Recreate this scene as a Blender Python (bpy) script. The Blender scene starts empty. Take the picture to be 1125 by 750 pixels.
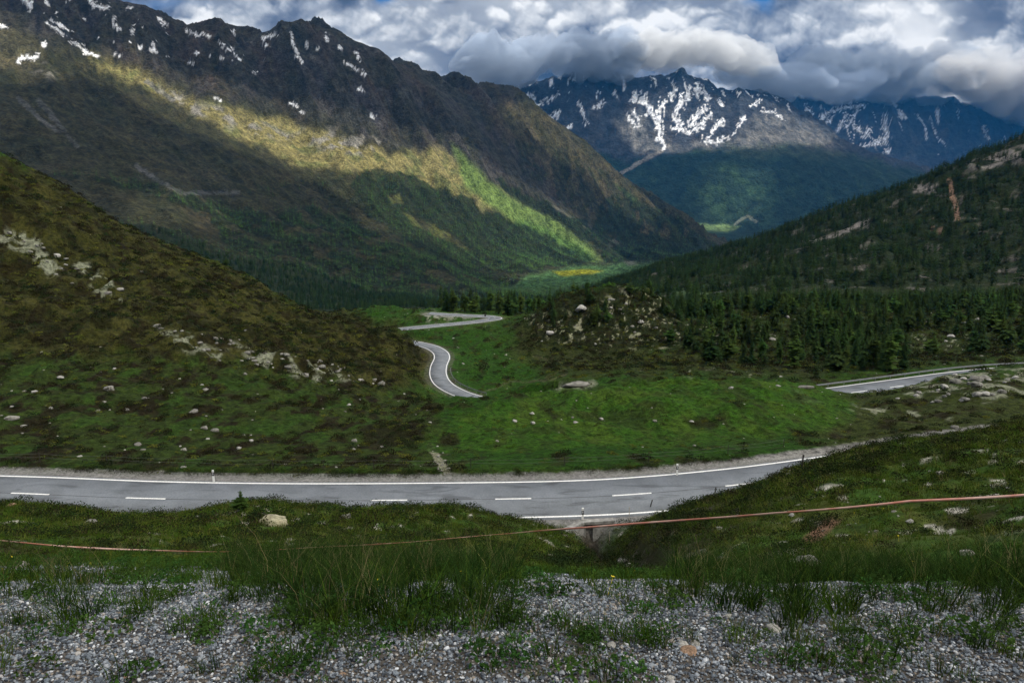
import bpy, bmesh, math, random, time
import numpy as np
from mathutils import Vector, Matrix
T0 = time.time()
rng = np.random.default_rng(7)
random.seed(7)
scene = bpy.context.scene
R = math.radians
F = 750.0
PITCH = R(12.04)
CP, SP = math.cos(PITCH), math.sin(PITCH)
FC = 4.0            # the fan of ground columns starts this far behind the camera

# ------------------------------------------------------------ camera
cam_d = bpy.data.cameras.new('camera')
cam = bpy.data.objects.new('camera', cam_d)
scene.collection.objects.link(cam)
scene.camera = cam
cam_d.lens = 24.0
cam_d.sensor_width = 36.0
cam_d.clip_start = 0.05
cam_d.clip_end = 60000
cam.rotation_euler = (math.pi / 2 - PITCH, 0, 0)

def slope(v):
    return np.tan(PITCH + np.arctan((np.asarray(v, float) - 375.0) / F))

def unproj(u, v, Y):
    z = -Y * slope(v)
    depth = Y * CP - z * SP
    return (np.asarray(u, float) - 562.5) / F * depth, z

def proj(X, Y, Z):
    depth = np.maximum(Y * CP - Z * SP, 1e-3)
    return 562.5 + F * X / depth, 375.0 - F * (Y * SP + Z * CP) / depth

# ------------------------------------------------------------ noise
_prng = np.random.default_rng(11)
PERM = _prng.permutation(4096)
ANG = _prng.random(4096) * 2 * np.pi
GX, GY = np.cos(ANG), np.sin(ANG)

def perlin(x, y, seed=0):
    x = np.asarray(x, float); y = np.asarray(y, float)
    xi = np.floor(x); yi = np.floor(y)
    xf = x - xi; yf = y - yi
    xi = xi.astype(np.int64) + seed * 131; yi = yi.astype(np.int64) + seed * 57
    u = xf * xf * xf * (xf * (xf * 6 - 15) + 10); v = yf * yf * yf * (yf * (yf * 6 - 15) + 10)
    def g(ix, iy, dx, dy):
        h = PERM[(PERM[ix & 4095] + iy) & 4095]
        return GX[h] * dx + GY[h] * dy
    a = g(xi, yi, xf, yf); b = g(xi + 1, yi, xf - 1, yf)
    c = g(xi, yi + 1, xf, yf - 1); d = g(xi + 1, yi + 1, xf - 1, yf - 1)
    return (a + (b - a) * u + (c - a) * v + (a - b - c + d) * u * v) * 1.5

def fbm(x, y, octv=5, seed=0, rough=0.5, ridged=False):
    s = 0.0; a = 1.0; t = 0.0
    for o in range(octv):
        n = perlin(x, y, seed + o * 7)
        if ridged:
            n = 1 - 2 * np.abs(n)
            n = n * np.abs(n) if o == 0 else n
        s = s + a * n; t += a
        x = np.asarray(x) * 2.03 + 3.7; y = np.asarray(y) * 2.03 - 1.9
        a *= rough
    return s / t

def sstep(a, b, x):
    t = np.clip((np.asarray(x, float) - a) / (b - a), 0, 1)
    return t * t * (3 - 2 * t)

# ------------------------------------------------------------ terrain profile lines: (u, v, Y) in true distance, near to far
def L(*pts): return [tuple(p) for p in pts]
def zpt(u, z, Y):        # point given by height
    v = 375 + F * math.tan(math.atan(-z / Y) - PITCH)
    return (u, v, Y)
U0, U1 = -260, 1385
LINES = [
 L(zpt(-4000, -1.6, .4), zpt(5000, -1.6, .4)),
 L(zpt(-1500, -1.66, 2.0), zpt(2600, -1.64, 2.0)),
 L((-900, 664, 3.0), (300, 658, 3.0), (560, 654, 3.0), (700, 652, 3.1), (900, 655, 3.0), (2000, 655, 3.0)),
 L((-600, 643, 3.8), (300, 640, 3.9), (560, 637, 4.0), (660, 637, 4.2), (760, 640, 4.2), (900, 642, 4.1), (1125, 640, 4.1), (1800, 640, 4.1)),
 L((U0, 612, 8), (0, 612, 8.5), (200, 612, 9), (400, 610, 9), (560, 622, 10), (640, 638, 12), (700, 638, 12), (760, 633, 10), (850, 622, 8.5), (1000, 610, 7.5), (1125, 603, 7), (U1, 590, 6.5)),
 L((U0, 585, 18), (0, 585, 20), (200, 588, 21), (400, 585, 21), (520, 595, 23), (600, 614, 27), (640, 626, 28), (700, 627, 26), (740, 605, 19), (800, 585, 17), (950, 553, 15), (1125, 532, 14), (U1, 505, 13)),
 L((U0, 548, 32), (0, 554, 33), (60, 556, 33), (130, 566, 34), (200, 566, 34), (240, 559, 33), (290, 556, 33), (340, 560, 33), (430, 556, 33), (500, 560, 34), (545, 568, 35), (590, 578, 37.5), (625, 588, 40), (655, 604, 36), (690, 592, 33), (715, 571, 33), (760, 556, 34), (800, 546, 35), (860, 524, 38), (930, 500, 40), (1000, 489, 40), (1060, 480, 39), (1125, 468, 38), (U1, 440, 37)),
 L((U0, 575, 43.5), (0, 572, 43.5), (300, 574, 43), (545, 574, 43.2), (620, 579, 43.6), (640, 596, 43.6), (668, 598, 43.6), (690, 580, 44), (705, 571, 44), (780, 563, 46), (860, 545, 49), (930, 530, 51), (1000, 520, 53), (1125, 510, 55), (U1, 500, 57)),
 L((U0, 510, 57), (0, 516, 56), (250, 521, 55.3), (460, 523, 55), (620, 521, 55), (720, 517, 56), (860, 508, 58.5), (960, 500, 61), (1040, 494, 62), (1125, 488, 63), (U1, 480, 65)),
 L((U0, 470, 66), (0, 480, 66), (200, 482, 70), (400, 482, 74), (600, 480, 75), (800, 476, 76), (930, 476, 78), (1000, 470, 78), (1125, 456, 78), (U1, 440, 78)),
 L((U0, 360, 95), (0, 400, 95), (200, 404, 99), (300, 412, 103), (400, 430, 106), (440, 440, 107), (500, 442, 107), (560, 437, 107), (620, 430, 106), (700, 422, 106), (780, 416, 106), (850, 415, 106), (885, 418, 106), (912, 426, 106), (945, 434, 106), (975, 431, 106), (1000, 426, 105), (1040, 414, 105), (1075, 407, 104), (1125, 404, 104), (U1, 398, 104)),
 L((U0, 320, 114), (0, 360, 113), (200, 372, 115), (300, 392, 117), (400, 420, 119), (440, 441, 118), (500, 450, 118), (620, 445, 117), (780, 432, 117), (900, 434, 117), (930, 433, 116), (1000, 427, 118), (1125, 413, 122), (U1, 407, 126)),
 L((U0, 270, 135), (0, 305, 138), (200, 335, 145), (300, 368, 150), (400, 402, 150), (440, 418, 146), (480, 436, 150), (560, 436, 150), (620, 414, 150), (700, 413, 150), (800, 412, 148), (900, 416, 134), (950, 417, 130), (1040, 406, 133), (1125, 399, 136), (U1, 392, 140)),
 L((U0, 85, 190), (0, 168, 195), (60, 200, 198), (130, 246, 205), (200, 276, 212), (270, 301, 212), (330, 339, 208), (400, 359, 200), (440, 365, 193), (456, 370, 189), (466, 376, 187), (474, 388, 187), (488, 393, 192), (600, 392, 195), (700, 388, 195), (800, 386, 190), (900, 388, 180), (1000, 386, 178), (1125, 382, 178), (U1, 372, 178)),
 L((U0, 150, 235), (0, 205, 235), (200, 312, 235), (330, 358, 235), (400, 366, 232), (440, 362, 228), (560, 360, 225), (585, 350, 228), (605, 334, 232), (640, 324, 236), (670, 319, 238), (705, 321, 238), (728, 331, 236), (745, 348, 232), (790, 354, 230), (860, 350, 230), (930, 352, 230), (1000, 356, 225), (1060, 349, 230), (1125, 346, 232), (U1, 335, 235)),
 L((U0, 190, 280), (0, 260, 280), (200, 325, 280), (330, 352, 280), (400, 345, 278), (440, 343, 275), (500, 342, 272), (560, 345, 275), (640, 350, 280), (740, 347, 285), (800, 338, 290), (900, 336, 290), (1000, 340, 290), (1125, 334, 290), (U1, 322, 290)),
 L((U0, 280, 420), (0, 310, 420), (200, 345, 420), (330, 356, 420), (400, 352, 400), (500, 350, 380), (600, 350, 390), (700, 346, 420), (800, 332, 430), (900, 329, 430), (1000, 327, 430), (1125, 322, 430), (U1, 305, 430)),
 L((U0, 300, 700), (0, 318, 700), (200, 340, 700), (400, 348, 700), (500, 343, 700), (600, 338, 700), (700, 327, 700), (800, 308, 700), (900, 288, 700), (1000, 266, 690), (1060, 248, 690), (1125, 238, 680), (U1, 200, 680)),
 L((U0, 265, 1000), (0, 285, 1000), (200, 312, 1000), (300, 326, 1000), (400, 336, 1000), (480, 335, 1000), (560, 338, 1010), (600, 335, 1030), (640, 322, 1050), (670, 312, 1080), (700, 303, 1100), (740, 291, 1120), (780, 281, 1120), (815, 270, 1110), (850, 259, 1100), (900, 240, 1080), (940, 224, 1060), (975, 215, 1050), (990, 207, 1040), (1015, 201, 1035), (1035, 188, 1030), (1052, 186, 1020), (1070, 172, 1020), (1092, 170, 1010), (1125, 153, 1000), (1200, 125, 1000), (U1, 70, 1000)),
 L((U0, 200, 1350), (0, 230, 1350), (100, 245, 1350), (200, 265, 1350), (300, 293, 1380), (400, 317, 1400), (480, 328, 1400), (560, 330, 1400), (640, 335, 1400), (750, 333, 1400), (900, 310, 1400), (1125, 270, 1400), (U1, 230, 1400)),
 L((U0, 100, 1900), (0, 135, 1900), (100, 160, 1900), (200, 190, 1950), (300, 225, 2000), (400, 262, 2000), (450, 282, 2000), (500, 300, 2050), (540, 312, 2050), (600, 316, 2000), (680, 316, 2000), (800, 316, 2000), (1125, 312, 2000), (U1, 310, 2000)),
 L((U0, 20, 2500), (0, 50, 2500), (60, 70, 2500), (100, 85, 2500), (200, 122, 2550), (300, 150, 2600), (400, 178, 2650), (450, 200, 2700), (500, 225, 2750), (560, 258, 2850), (600, 284, 2900), (640, 295, 2950), (700, 299, 2950), (800, 300, 2900), (U1, 298, 2900)),
 L((U0, -90, 3200), (0, -18, 3200), (60, -6, 3200), (100, 2, 3200), (130, 4, 3210), (160, 12, 3220), (185, 27, 3230), (205, 33, 3240), (240, 30, 3250), (262, 34, 3260), (290, 42, 3270), (310, 35, 3280), (345, 33, 3290), (372, 40, 3300), (400, 54, 3320), (425, 66, 3350), (445, 80, 3380), (480, 100, 3420), (520, 140, 3300), (560, 175, 3300), (600, 215, 3320), (640, 245, 3350), (690, 275, 3380), (740, 288, 3400), (U1, 290, 3400)),
 L((U0, -30, 4000), (0, 20, 4000), (200, 75, 4000), (400, 90, 4000), (445, 92, 4000), (470, 93, 4000), (490, 99, 4000), (515, 104, 4000), (545, 102, 4000), (565, 106, 4000), (600, 129, 4000), (620, 143, 4000), (640, 156, 4000), (660, 175, 4000), (680, 195, 4000), (710, 213, 4000), (735, 228, 4000), (760, 247, 4000), (785, 266, 4000), (820, 281, 4000), (U1, 281, 4000)),
 L((U0, 150, 4800), (400, 240, 4800), (600, 262, 4800), (800, 272, 4800), (U1, 272, 4800)),
 L((U0, 150, 6300), (400, 230, 6300), (700, 252, 6300), (790, 254, 6300), (900, 252, 6300), (U1, 240, 6300)),
 L((U0, 150, 7200), (450, 185, 7200), (560, 185, 7200), (640, 188, 7200), (700, 186, 7200), (800, 174, 7200), (850, 170, 7200), (900, 176, 7200), (950, 188, 7200), (1000, 198, 7200), (1125, 220, 7200), (U1, 240, 7200)),
 L((U0, 60, 8500), (400, 80, 8500), (480, 118, 8500), (540, 104, 8500), (570, 98, 8500), (600, 95, 8500), (625, 90, 8500), (650, 85, 8500), (680, 86, 8500), (705, 92, 8500), (718, 90, 8500), (735, 94, 8500), (748, 80, 8500), (758, 90, 8500), (775, 92, 8500), (788, 104, 8500), (805, 109, 8500), (835, 106, 8500), (850, 110, 8500), (868, 124, 8500), (895, 143, 8500), (920, 158, 8500), (950, 172, 8500), (985, 187, 8500), (1010, 194, 8500), (1060, 208, 8500), (1125, 222, 8500), (U1, 240, 8500)),
 L((U0, 150, 10000), (700, 170, 10000), (1000, 215, 10000), (U1, 215, 10000)),
 L((U0, 150, 11800), (850, 180, 11800), (950, 185, 11800), (1125, 186, 11800), (U1, 170, 11800)),
 L((U0, 100, 13500), (600, 104, 13500), (800, 104, 13500), (870, 110, 13500), (930, 112, 13500), (1000, 111, 13500), (1040, 116, 13500), (1080, 122, 13500), (1125, 124, 13500), (U1, 105, 13500)),
 L((U0, 200, 19000), (U1, 200, 19000)),
]
ROWS = [8, 46, 26, 40, 60, 66, 46, 50, 76, 80, 22, 46, 86, 70, 40, 26, 56, 96, 20, 60, 84, 90, 60, 12, 20, 70, 110, 8, 15, 90, 6]
s_in = np.linspace(-0.80, 0.80, 960)
s_out = np.cumsum(np.linspace(0.002, 0.02, 34)) + 0.80
S = np.concatenate([-s_out[::-1], s_in, s_out])
NC = len(S)
LY = np.zeros((len(LINES), NC)); LZ = np.zeros((len(LINES), NC))
k = np.exp(-0.5 * (np.arange(-12, 13) / 4.0) ** 2); k /= k.sum()
for i, ln in enumerate(LINES):
    a = np.array(ln, float)
    X, Z = unproj(a[:, 0], a[:, 1], a[:, 2])
    s = X / (a[:, 2] + FC)
    o = np.argsort(s)
    ly = np.interp(S, s[o], np.log(a[o, 2] + 1)); zz = np.interp(S, s[o], (Z / (a[:, 2] + 1))[o])
    if i not in (22, 23, 27):
        ly = np.convolve(np.pad(ly, 12, 'edge'), k, 'valid'); zz = np.convolve(np.pad(zz, 12, 'edge'), k, 'valid')
    LY[i] = np.exp(ly) - 1; LZ[i] = zz * (LY[i] + 1)
# monotone cubic heights through the lines
h = np.diff(LY, axis=0); d = np.diff(LZ, axis=0) / h
m = np.zeros_like(LZ)
same = d[:-1] * d[1:] > 0
w1 = 2 * h[1:] + h[:-1]; w2 = h[1:] + 2 * h[:-1]
with np.errstate(divide='ignore', invalid='ignore'):
    hm = (w1 + w2) / (w1 / d[:-1] + w2 / d[1:])
m[1:-1] = np.where(same, hm, 0); m[0] = d[0]; m[-1] = d[-1]
GYs, GZs, GLs = [], [], []
for i, n in enumerate(ROWS):
    t = np.arange(n + (1 if i == len(ROWS) - 1 else 0)) / n
    Yr = np.exp(np.log(LY[i] + 1)[None] * (1 - t[:, None]) + np.log(LY[i + 1] + 1)[None] * t[:, None]) - 1
    q = (Yr - LY[i]) / h[i]
    h00 = 2 * q**3 - 3 * q**2 + 1; h10 = q**3 - 2 * q**2 + q; h01 = -2 * q**3 + 3 * q**2; h11 = q**3 - q**2
    GYs.append(Yr); GZs.append(h00 * LZ[i] + h10 * h[i] * m[i] + h01 * LZ[i + 1] + h11 * h[i] * m[i + 1])
    GLs.append(i + t)
Yg = np.concatenate(GYs); Zg = np.concatenate(GZs); Lg = np.concatenate(GLs)
Lg = np.repeat(Lg[:, None], NC, 1)
Xg = S[None] * (Yg + FC)
NR = Yg.shape[0]
PU0, PV0 = proj(Xg, Yg, Zg)

# ------------------------------------------------------------ relief
def near_line(*idx, w=0.5):
    a = np.ones_like(Lg)
    for i in idx: a = np.minimum(a, np.clip(np.abs(Lg - i) / w, 0.22, 1))
    return a
D = np.zeros_like(Zg)
def rows(a, b):
    r = np.where((Lg[:, 0] >= a) & (Lg[:, 0] <= b))[0]
    return slice(r[0], r[-1] + 1)
r = rows(0, 4)
D[r] += 0.05 * fbm(Xg[r] / .8, Yg[r] / .8, 4, 1) * sstep(.3, 1.6, Lg[r])
r = rows(3, 9)
w = sstep(3, 4.5, Lg[r]) * (1 - .8 * sstep(6.2, 6.9, Lg[r]))
D[r] += w * (0.60 * fbm(Xg[r] / 5, Yg[r] / 5, 4, 2) + .20 * fbm(Xg[r] / 1.1, Yg[r] / 1.1, 3, 3))
r = rows(8, 16)
w = sstep(8.05, 9.2, Lg[r])
att = near_line(10, 13, w=.4)[r]
hill = sstep(500, 380, PU0[r]) * sstep(9.3, 10.5, Lg[r])
w1 = w * (0.8 + 1.3 * hill)
D[r] += w1 * att * (1.9 * fbm(Xg[r] / 17, Yg[r] / 17, 3, 4)) + w1 * (.75 * fbm(Xg[r] / 4.5, Yg[r] / 5.5, 3, 5) + .24 * fbm(Xg[r] / 1.5, Yg[r] / 1.5, 3, 6))
# hill side ribs and rocky ledges
D[r] += hill * att * 1.2 * fbm(Xg[r] / 9, Yg[r] / 22, 4, 8, ridged=True)
knoll = np.exp(-(((PU0[r] - 660) / 85) ** 2) - (((Lg[r] - 14) / .75) ** 2))
D[r] += sstep(9.0, 9.6, Lg[r]) * sstep(11, 10.4, Lg[r]) * sstep(430, 520, PU0[r]) * sstep(890, 820, PU0[r]) * 1.3 * fbm(Xg[r] / 9, Yg[r] / 12, 4, 18, ridged=True)
D[r] += knoll * 3.2 * fbm(Xg[r] / 9, Yg[r] / 9, 5, 9, ridged=True)
hum = sstep(700, 780, PU0[r]) * sstep(12.3, 13.2, Lg[r])
D[r] += hum * 3.0 * fbm(Xg[r] / 24, Yg[r] / 24, 4, 10)
r = rows(16, 19)
D[r] += sstep(16, 16.5, Lg[r]) * near_line(18, w=.5)[r] * 14 * fbm(Xg[r] / 130, Yg[r] / 130, 5, 12)
D[r] += sstep(16, 16.6, Lg[r]) * sstep(560, 800, PU0[r]) * (1 - sstep(18, 18.4, Lg[r])) * near_line(18, w=.35)[r] * 16 * fbm(Xg[r] / 150, Yg[r] / 150, 5, 13, ridged=True)
r = rows(17, 19.0)
D[r] += np.exp(-((Lg[r] - 18) / .45) ** 2) * sstep(600, 800, PU0[r]) * 9 * fbm(Xg[r] / 55, Yg[r] / 120, 4, 19, ridged=True)
r = rows(18, 25)
X, Y, LL = Xg[r], Yg[r], Lg[r]
att = near_line(22, 23, w=.35)[r]
left = sstep(18.6, 19.5, LL) * (1 - sstep(23.5, 24, LL)) * sstep(800, 640, PU0[r] - (LL - 20) * 30)
al = X * .62 - Y * .78; pe = X * .78 + Y * .62
wx = 60 * fbm(X / 500, Y / 500, 3, 20); 
ribs = fbm((pe + wx) / 300, (al + wx) / 1500, 6, 21, ridged=True, rough=.52)
ribs2 = fbm((pe + wx) / 95, (al) / 420, 5, 22, ridged=True)
hi = sstep(20.2, 21.8, LL)
D[r] += left * att * (105 * ribs * (.35 + .65 * hi) + 30 * ribs2 * (.3 + .7 * hi) + 35 * fbm(X / 420, Y / 420, 5, 23))
D[r] += left * (1 - att) * 9 * fbm(X / 140, Y / 140, 4, 24)
D[r] += left * 12 * att * fbm(X / 45, Y / 60, 4, 25, ridged=True) * hi
r = rows(24.5, 29)
X, Y, LL = Xg[r], Yg[r], Lg[r]
att = near_line(27, w=.25)[r]
w = sstep(25.1, 26.2, LL)
wx = 200 * fbm(X / 1500, Y / 1500, 3, 30)
D[r] += w * att * (190 * fbm((X + wx) / 800, (Y + wx) / 1500, 7, 31, ridged=True, rough=.55) * (.3 + .7 * sstep(26, 26.8, LL)))
D[r] += sstep(26.4, 27, LL) * sstep(870, 800, PU0[r]) * 75 * fbm(X / 230, Y / 400, 5, 32, ridged=True, rough=.6)
D[r] += sstep(26.4, 27, LL) * sstep(800, 870, PU0[r]) * 25 * fbm(X / 230, Y / 400, 5, 32, ridged=True, rough=.6)
r = rows(28.5, 31)
X, Y, LL = Xg[r], Yg[r], Lg[r]
w = sstep(29, 29.6, LL)
wx = 250 * fbm(X / 1800, Y / 1800, 3, 34)
D[r] += w * near_line(30, w=.3)[r] * 330 * fbm((X + wx) / 1100, (Y + wx) / 3800, 6, 35, ridged=True, rough=.55)
D[r] += w * 90 * fbm(X / 350, Y / 500, 4, 36, ridged=True)
Zg = Zg + D

# ------------------------------------------------------------ roads
def curve3(ctrl, step):
    """Catmull-Rom through (u, v, z) given at true height."""
    P = []
    for (u, v, z) in ctrl:
        Y = -z / float(slope(v)); X, _ = unproj(u, v, Y)
        P.append((float(X), Y, z))
    P = np.array(P); P = np.vstack([2 * P[0] - P[1], P, 2 * P[-1] - P[-2]])
    out = []
    for i in range(1, len(P) - 2):
        n = max(2, int(np.linalg.norm(P[i + 1] - P[i]) / step))
        for j in range(n):
            t = j / n
            out.append(.5 * ((2 * P[i]) + (-P[i - 1] + P[i + 1]) * t + (2 * P[i - 1] - 5 * P[i] + 4 * P[i + 1] - P[i + 2]) * t * t + (-P[i - 1] + 3 * P[i] - 3 * P[i + 1] + P[i + 2]) * t ** 3))
    out.append(P[-2])
    out = np.array(out)
    # even spacing
    sd = np.concatenate([[0], np.cumsum(np.linalg.norm(np.diff(out, axis=0), axis=1))])
    q = np.arange(0, sd[-1], step)
    return np.stack([np.interp(q, sd, out[:, c]) for c in range(3)], 1)
def worldcurve(P, step):
    P = np.array(P, float); P = np.vstack([2 * P[0] - P[1], P, 2 * P[-1] - P[-2]]); out = []
    for i in range(1, len(P) - 2):
        n = max(2, int(np.linalg.norm(P[i + 1] - P[i]) / step))
        for j in range(n):
            t = j / n
            out.append(.5 * ((2 * P[i]) + (-P[i - 1] + P[i + 1]) * t + (2 * P[i - 1] - 5 * P[i] + 4 * P[i + 1] - P[i + 2]) * t * t + (-P[i - 1] + 3 * P[i] - 3 * P[i + 1] + P[i + 2]) * t ** 3))
    out.append(P[-2])
    return np.array(out)
ROAD_W = 3.45
near_road = curve3([(-420, 531, -22.9), (-200, 536, -22.95), (0, 541, -23), (150, 547, -23), (300, 549.5, -23), (460, 549, -23), (620, 546.5, -23), (720, 541, -23), (830, 530, -23), (930, 516, -23.1), (1030, 500, -23.3), (1130, 484, -23.8)], .5)
right_road = curve3([(800, 448, -35.2), (900, 436, -35), (960, 428, -35), (1000, 422.5, -35), (1050, 415.5, -35), (1085, 411.5, -35), (1125, 408.5, -35), (1250, 403, -35)], .8)
bend_road = curve3([(590, 452, -46), (552, 444, -46), (521, 437, -46), (501, 430, -46), (487, 421.5, -45.9), (481.5, 412, -45.8), (482, 402, -45.5), (485.5, 393, -45.2), (483, 386.5, -45), (472, 380.5, -44.8), (452, 376, -44.7), (428, 371.5, -44.6), (416, 367, -44.4), (424, 363.4, -44.3), (440, 361.4, -44.2), (470, 358.4, -44.1), (510, 354.6, -44), (535, 351.6, -44), (545, 349.6, -43.9), (538, 347.8, -43.8), (520, 346.8, -43.6), (495, 345.6, -43.3), (470, 344, -43)], .8)
ROADS = [near_road, right_road, bend_road]
RD = np.full(Zg.shape, 99.0)       # distance to the nearest road axis
def segdist(px, py, C):
    best = np.full(px.shape, 1e9); bi = np.zeros(px.shape, int)
    for j in range(len(C)):
        dd = (px - C[j, 0]) ** 2 + (py - C[j, 1]) ** 2
        mm = dd < best
        best[mm] = dd[mm]; bi[mm] = j
    return np.sqrt(best), bi
for C in ROADS:
    x0, x1 = C[:, 0].min() - 25, C[:, 0].max() + 25; y0, y1 = C[:, 1].min() - 25, C[:, 1].max() + 25
    sel = np.where((Xg > x0) & (Xg < x1) & (Yg > y0) & (Yg < y1))
    Cs = C[::3]
    dd, bi = segdist(Xg[sel], Yg[sel], Cs)
    near = C is near_road
    side_near = Yg[sel] < Cs[bi, 1]
    out = np.where(near & side_near, ROAD_W + 1.0, ROAD_W + 2.0)
    wout = np.where(near & side_near, 3.5, 5.0 if near else 4.0)
    if near:
        cul = side_near & (PU0[sel] > 632) & (PU0[sel] < 682)
        out = np.where(cul, 4.45, out); wout = np.where(cul, .5, wout)
    zr = Cs[bi, 2] - 0.09
    wgt = 1 - sstep(0, 1, (dd - out) / wout)
    Zg[sel] = Zg[sel] * (1 - wgt) + zr * wgt
    RD[sel] = np.minimum(RD[sel], dd)

# the ditch that leads away from the culvert
_xc = np.interp(Yg, [18, 24, 28, 36, 44, 46], [4.6, 4.8, 5.0, 5.5, 5.75, 5.85])
Zg -= 1.35 * np.exp(-((Xg - _xc) / np.interp(Yg, [24, 44], [1.6, .95])) ** 2) * sstep(45.52, 45.32, Yg) * sstep(18, 40, Yg)
PU, PV = proj(Xg, Yg, Zg)
# what the camera sees of the ground (to find the ground point of a pixel)
run = np.minimum.accumulate(PV, axis=0)
VIS = (PV <= run + .8) & (Yg > 1.5)
vi_r, vi_c = np.where(VIS & (PU > -80) & (PU < 1205) & (PV > -60) & (PV < 800))
_vu, _vv = PU[vi_r, vi_c], PV[vi_r, vi_c]
def pick(u, v, lmin=0, lmax=99):
    ll = Lg[vi_r, 0]
    dd = (_vu - u) ** 2 + ((_vv - v)) ** 2 + np.where((ll < lmin) | (ll > lmax), 1e6, 0)
    i = int(np.argmin(dd))
    return np.array((Xg[vi_r[i], vi_c[i]], Yg[vi_r[i], vi_c[i]], Zg[vi_r[i], vi_c[i]]))
def ground_z(x, y):
    """Height of the ground sheet at any x, y."""
    x = np.atleast_1d(np.asarray(x, float)); y = np.atleast_1d(np.asarray(y, float))
    c = np.interp(x / (y + FC), S, np.arange(NC)); c0 = np.clip(c.astype(int), 0, NC - 2); fc = c - c0
    out = np.zeros(len(x))
    for side, wt in ((0, 1 - fc), (1, fc)):
        cc = c0 + side
        for a in range(0, len(x), 4000):
            cb = cc[a:a + 4000]; yb = y[a:a + 4000]
            r = np.clip((Yg[:, cb] < yb[None]).sum(0) - 1, 0, NR - 2)
            y0 = Yg[r, cb]; y1 = Yg[r + 1, cb]
            t = np.clip((yb - y0) / np.maximum(y1 - y0, 1e-6), 0, 1)
            out[a:a + 4000] += wt[a:a + 4000] * (Zg[r, cb] * (1 - t) + Zg[r + 1, cb] * t)
    return out
print('terrain', NR, NC, round(time.time() - T0, 1))
# ------------------------------------------------------------ what the ground is made of
C = np.zeros(Zg.shape + (3,))
TREE = np.zeros(Zg.shape)      # where conifers stand
def lay(sl, mask, col):
    mm = np.clip(mask, 0, 1)[..., None]
    C[sl] = C[sl] * (1 - mm) + np.array(col) * mm
def poly(sl, pts, soft=6, amp=8, sc=25, seed=50):
    """Soft-edged patch of ground; its outline is given where the photograph shows it."""
    u = PU[sl] + amp * fbm(PU0[sl] / sc, PV0[sl] / sc, 3, seed); v = PV[sl] + amp * fbm(PU0[sl] / sc, PV0[sl] / sc, 3, seed + 3)
    P = np.array(pts, float); n = len(P)
    x0, y0 = P.min(0) - 3 * soft - amp; x1, y1 = P.max(0) + 3 * soft + amp
    out = np.zeros(u.shape)
    box = (u > x0) & (u < x1) & (v > y0) & (v < y1)
    uu, vv = u[box], v[box]
    if uu.size == 0: return out
    ins = np.zeros(uu.shape, bool); dist = np.full(uu.shape, 1e9)
    for i in range(n):
        ax, ay = P[i]; bx, by = P[(i + 1) % n]
        cond = ((ay > vv) != (by > vv)) & (uu < (bx - ax) * (vv - ay) / (by - ay + 1e-9) + ax)
        ins ^= cond
        t = np.clip(((uu - ax) * (bx - ax) + (vv - ay) * (by - ay)) / ((bx - ax) ** 2 + (by - ay) ** 2 + 1e-9), 0, 1)
        dist = np.minimum(dist, np.hypot(uu - ax - t * (bx - ax), vv - ay - t * (by - ay)))
    out[box] = sstep(-soft, soft, np.where(ins, dist, -dist))
    return out
def stroke(sl, pts, w, seed=60, amp=2.5, sc=9):
    u = PU[sl] + amp * fbm(PU0[sl] / sc, PV0[sl] / sc, 3, seed); v = PV[sl] + amp * fbm(PU0[sl] / sc, PV0[sl] / sc, 3, seed + 3)
    P = np.array(pts, float); x0, y0 = P.min(0) - 12; x1, y1 = P.max(0) + 12
    out = np.zeros(u.shape); box = (u > x0) & (u < x1) & (v > y0) & (v < y1)
    uu, vv = u[box], v[box]
    if uu.size == 0: return out
    dist = np.full(uu.shape, 1e9)
    for (ax, ay), (bx, by) in zip(P[:-1], P[1:]):
        t = np.clip(((uu - ax) * (bx - ax) + (vv - ay) * (by - ay)) / ((bx - ax) ** 2 + (by - ay) ** 2 + 1e-9), 0, 1)
        dist = np.minimum(dist, np.hypot(uu - ax - t * (bx - ax), vv - ay - t * (by - ay)))
    out[box] = sstep(w * .5 + .6, w * .5 - .5, dist)
    return out

GRASS = (.030, .066, .009); GRASS2 = (.055, .085, .014); OLIVE = (.060, .062, .020); HEATH = (.028, .022, .011); SHRUB = (.012, .019, .007)
ROCK = (.17, .165, .15); PALE = (.34, .325, .28); SCREE = (.20, .195, .185); SNOW = (.86, .88, .92); FLOOR = (.018, .026, .011); EARTH = (.085, .06, .04)

# near gravel shoulder and bank
r = rows(0, 8.1); X, Y, LL = Xg[r], Yg[r], Lg[r]
n1 = fbm(X / .9, Y / .9, 4, 70); n2 = fbm(X / 3.5, Y / 3.5, 4, 71); n3 = fbm(X / .35, Y / .35, 3, 72)
C[r] = GRASS
lay(r, sstep(-.1, .3, n2), (.045, .06, .014))
lay(r, sstep(.05, .3, n1) * .8, (.022, .040, .008))
lay(r, sstep(.12, .35, fbm(X / 2.2, Y / 2.2, 4, 73)) * .8, HEATH)
lay(r, sstep(2.75, 2.3, LL + .35 * n1), (.075, .068, .060))
lay(r, sstep(.1, .3, fbm(X / 2.8, Y / 2.8, 4, 76)) * sstep(4, 4.5, LL) * .7, (.070, .082, .016))
lay(r, sstep(.30, .40, fbm(X / .8, Y / .8, 4, 74)) * sstep(4, 4.6, LL), PALE)
lay(r, poly(r, [(600, 622), (640, 608), (700, 616), (735, 630), (700, 640), (650, 640), (610, 636)], 4, 8), (.13, .115, .10))
lay(r, poly(r, [(880, 592), (905, 572), (925, 570), (915, 582), (890, 600)], 2, 4), (.17, .10, .065))
lay(r, poly(r, [(800, 640), (840, 612), (880, 600), (860, 625), (840, 645)], 3, 6), (.20, .19, .16))
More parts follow.
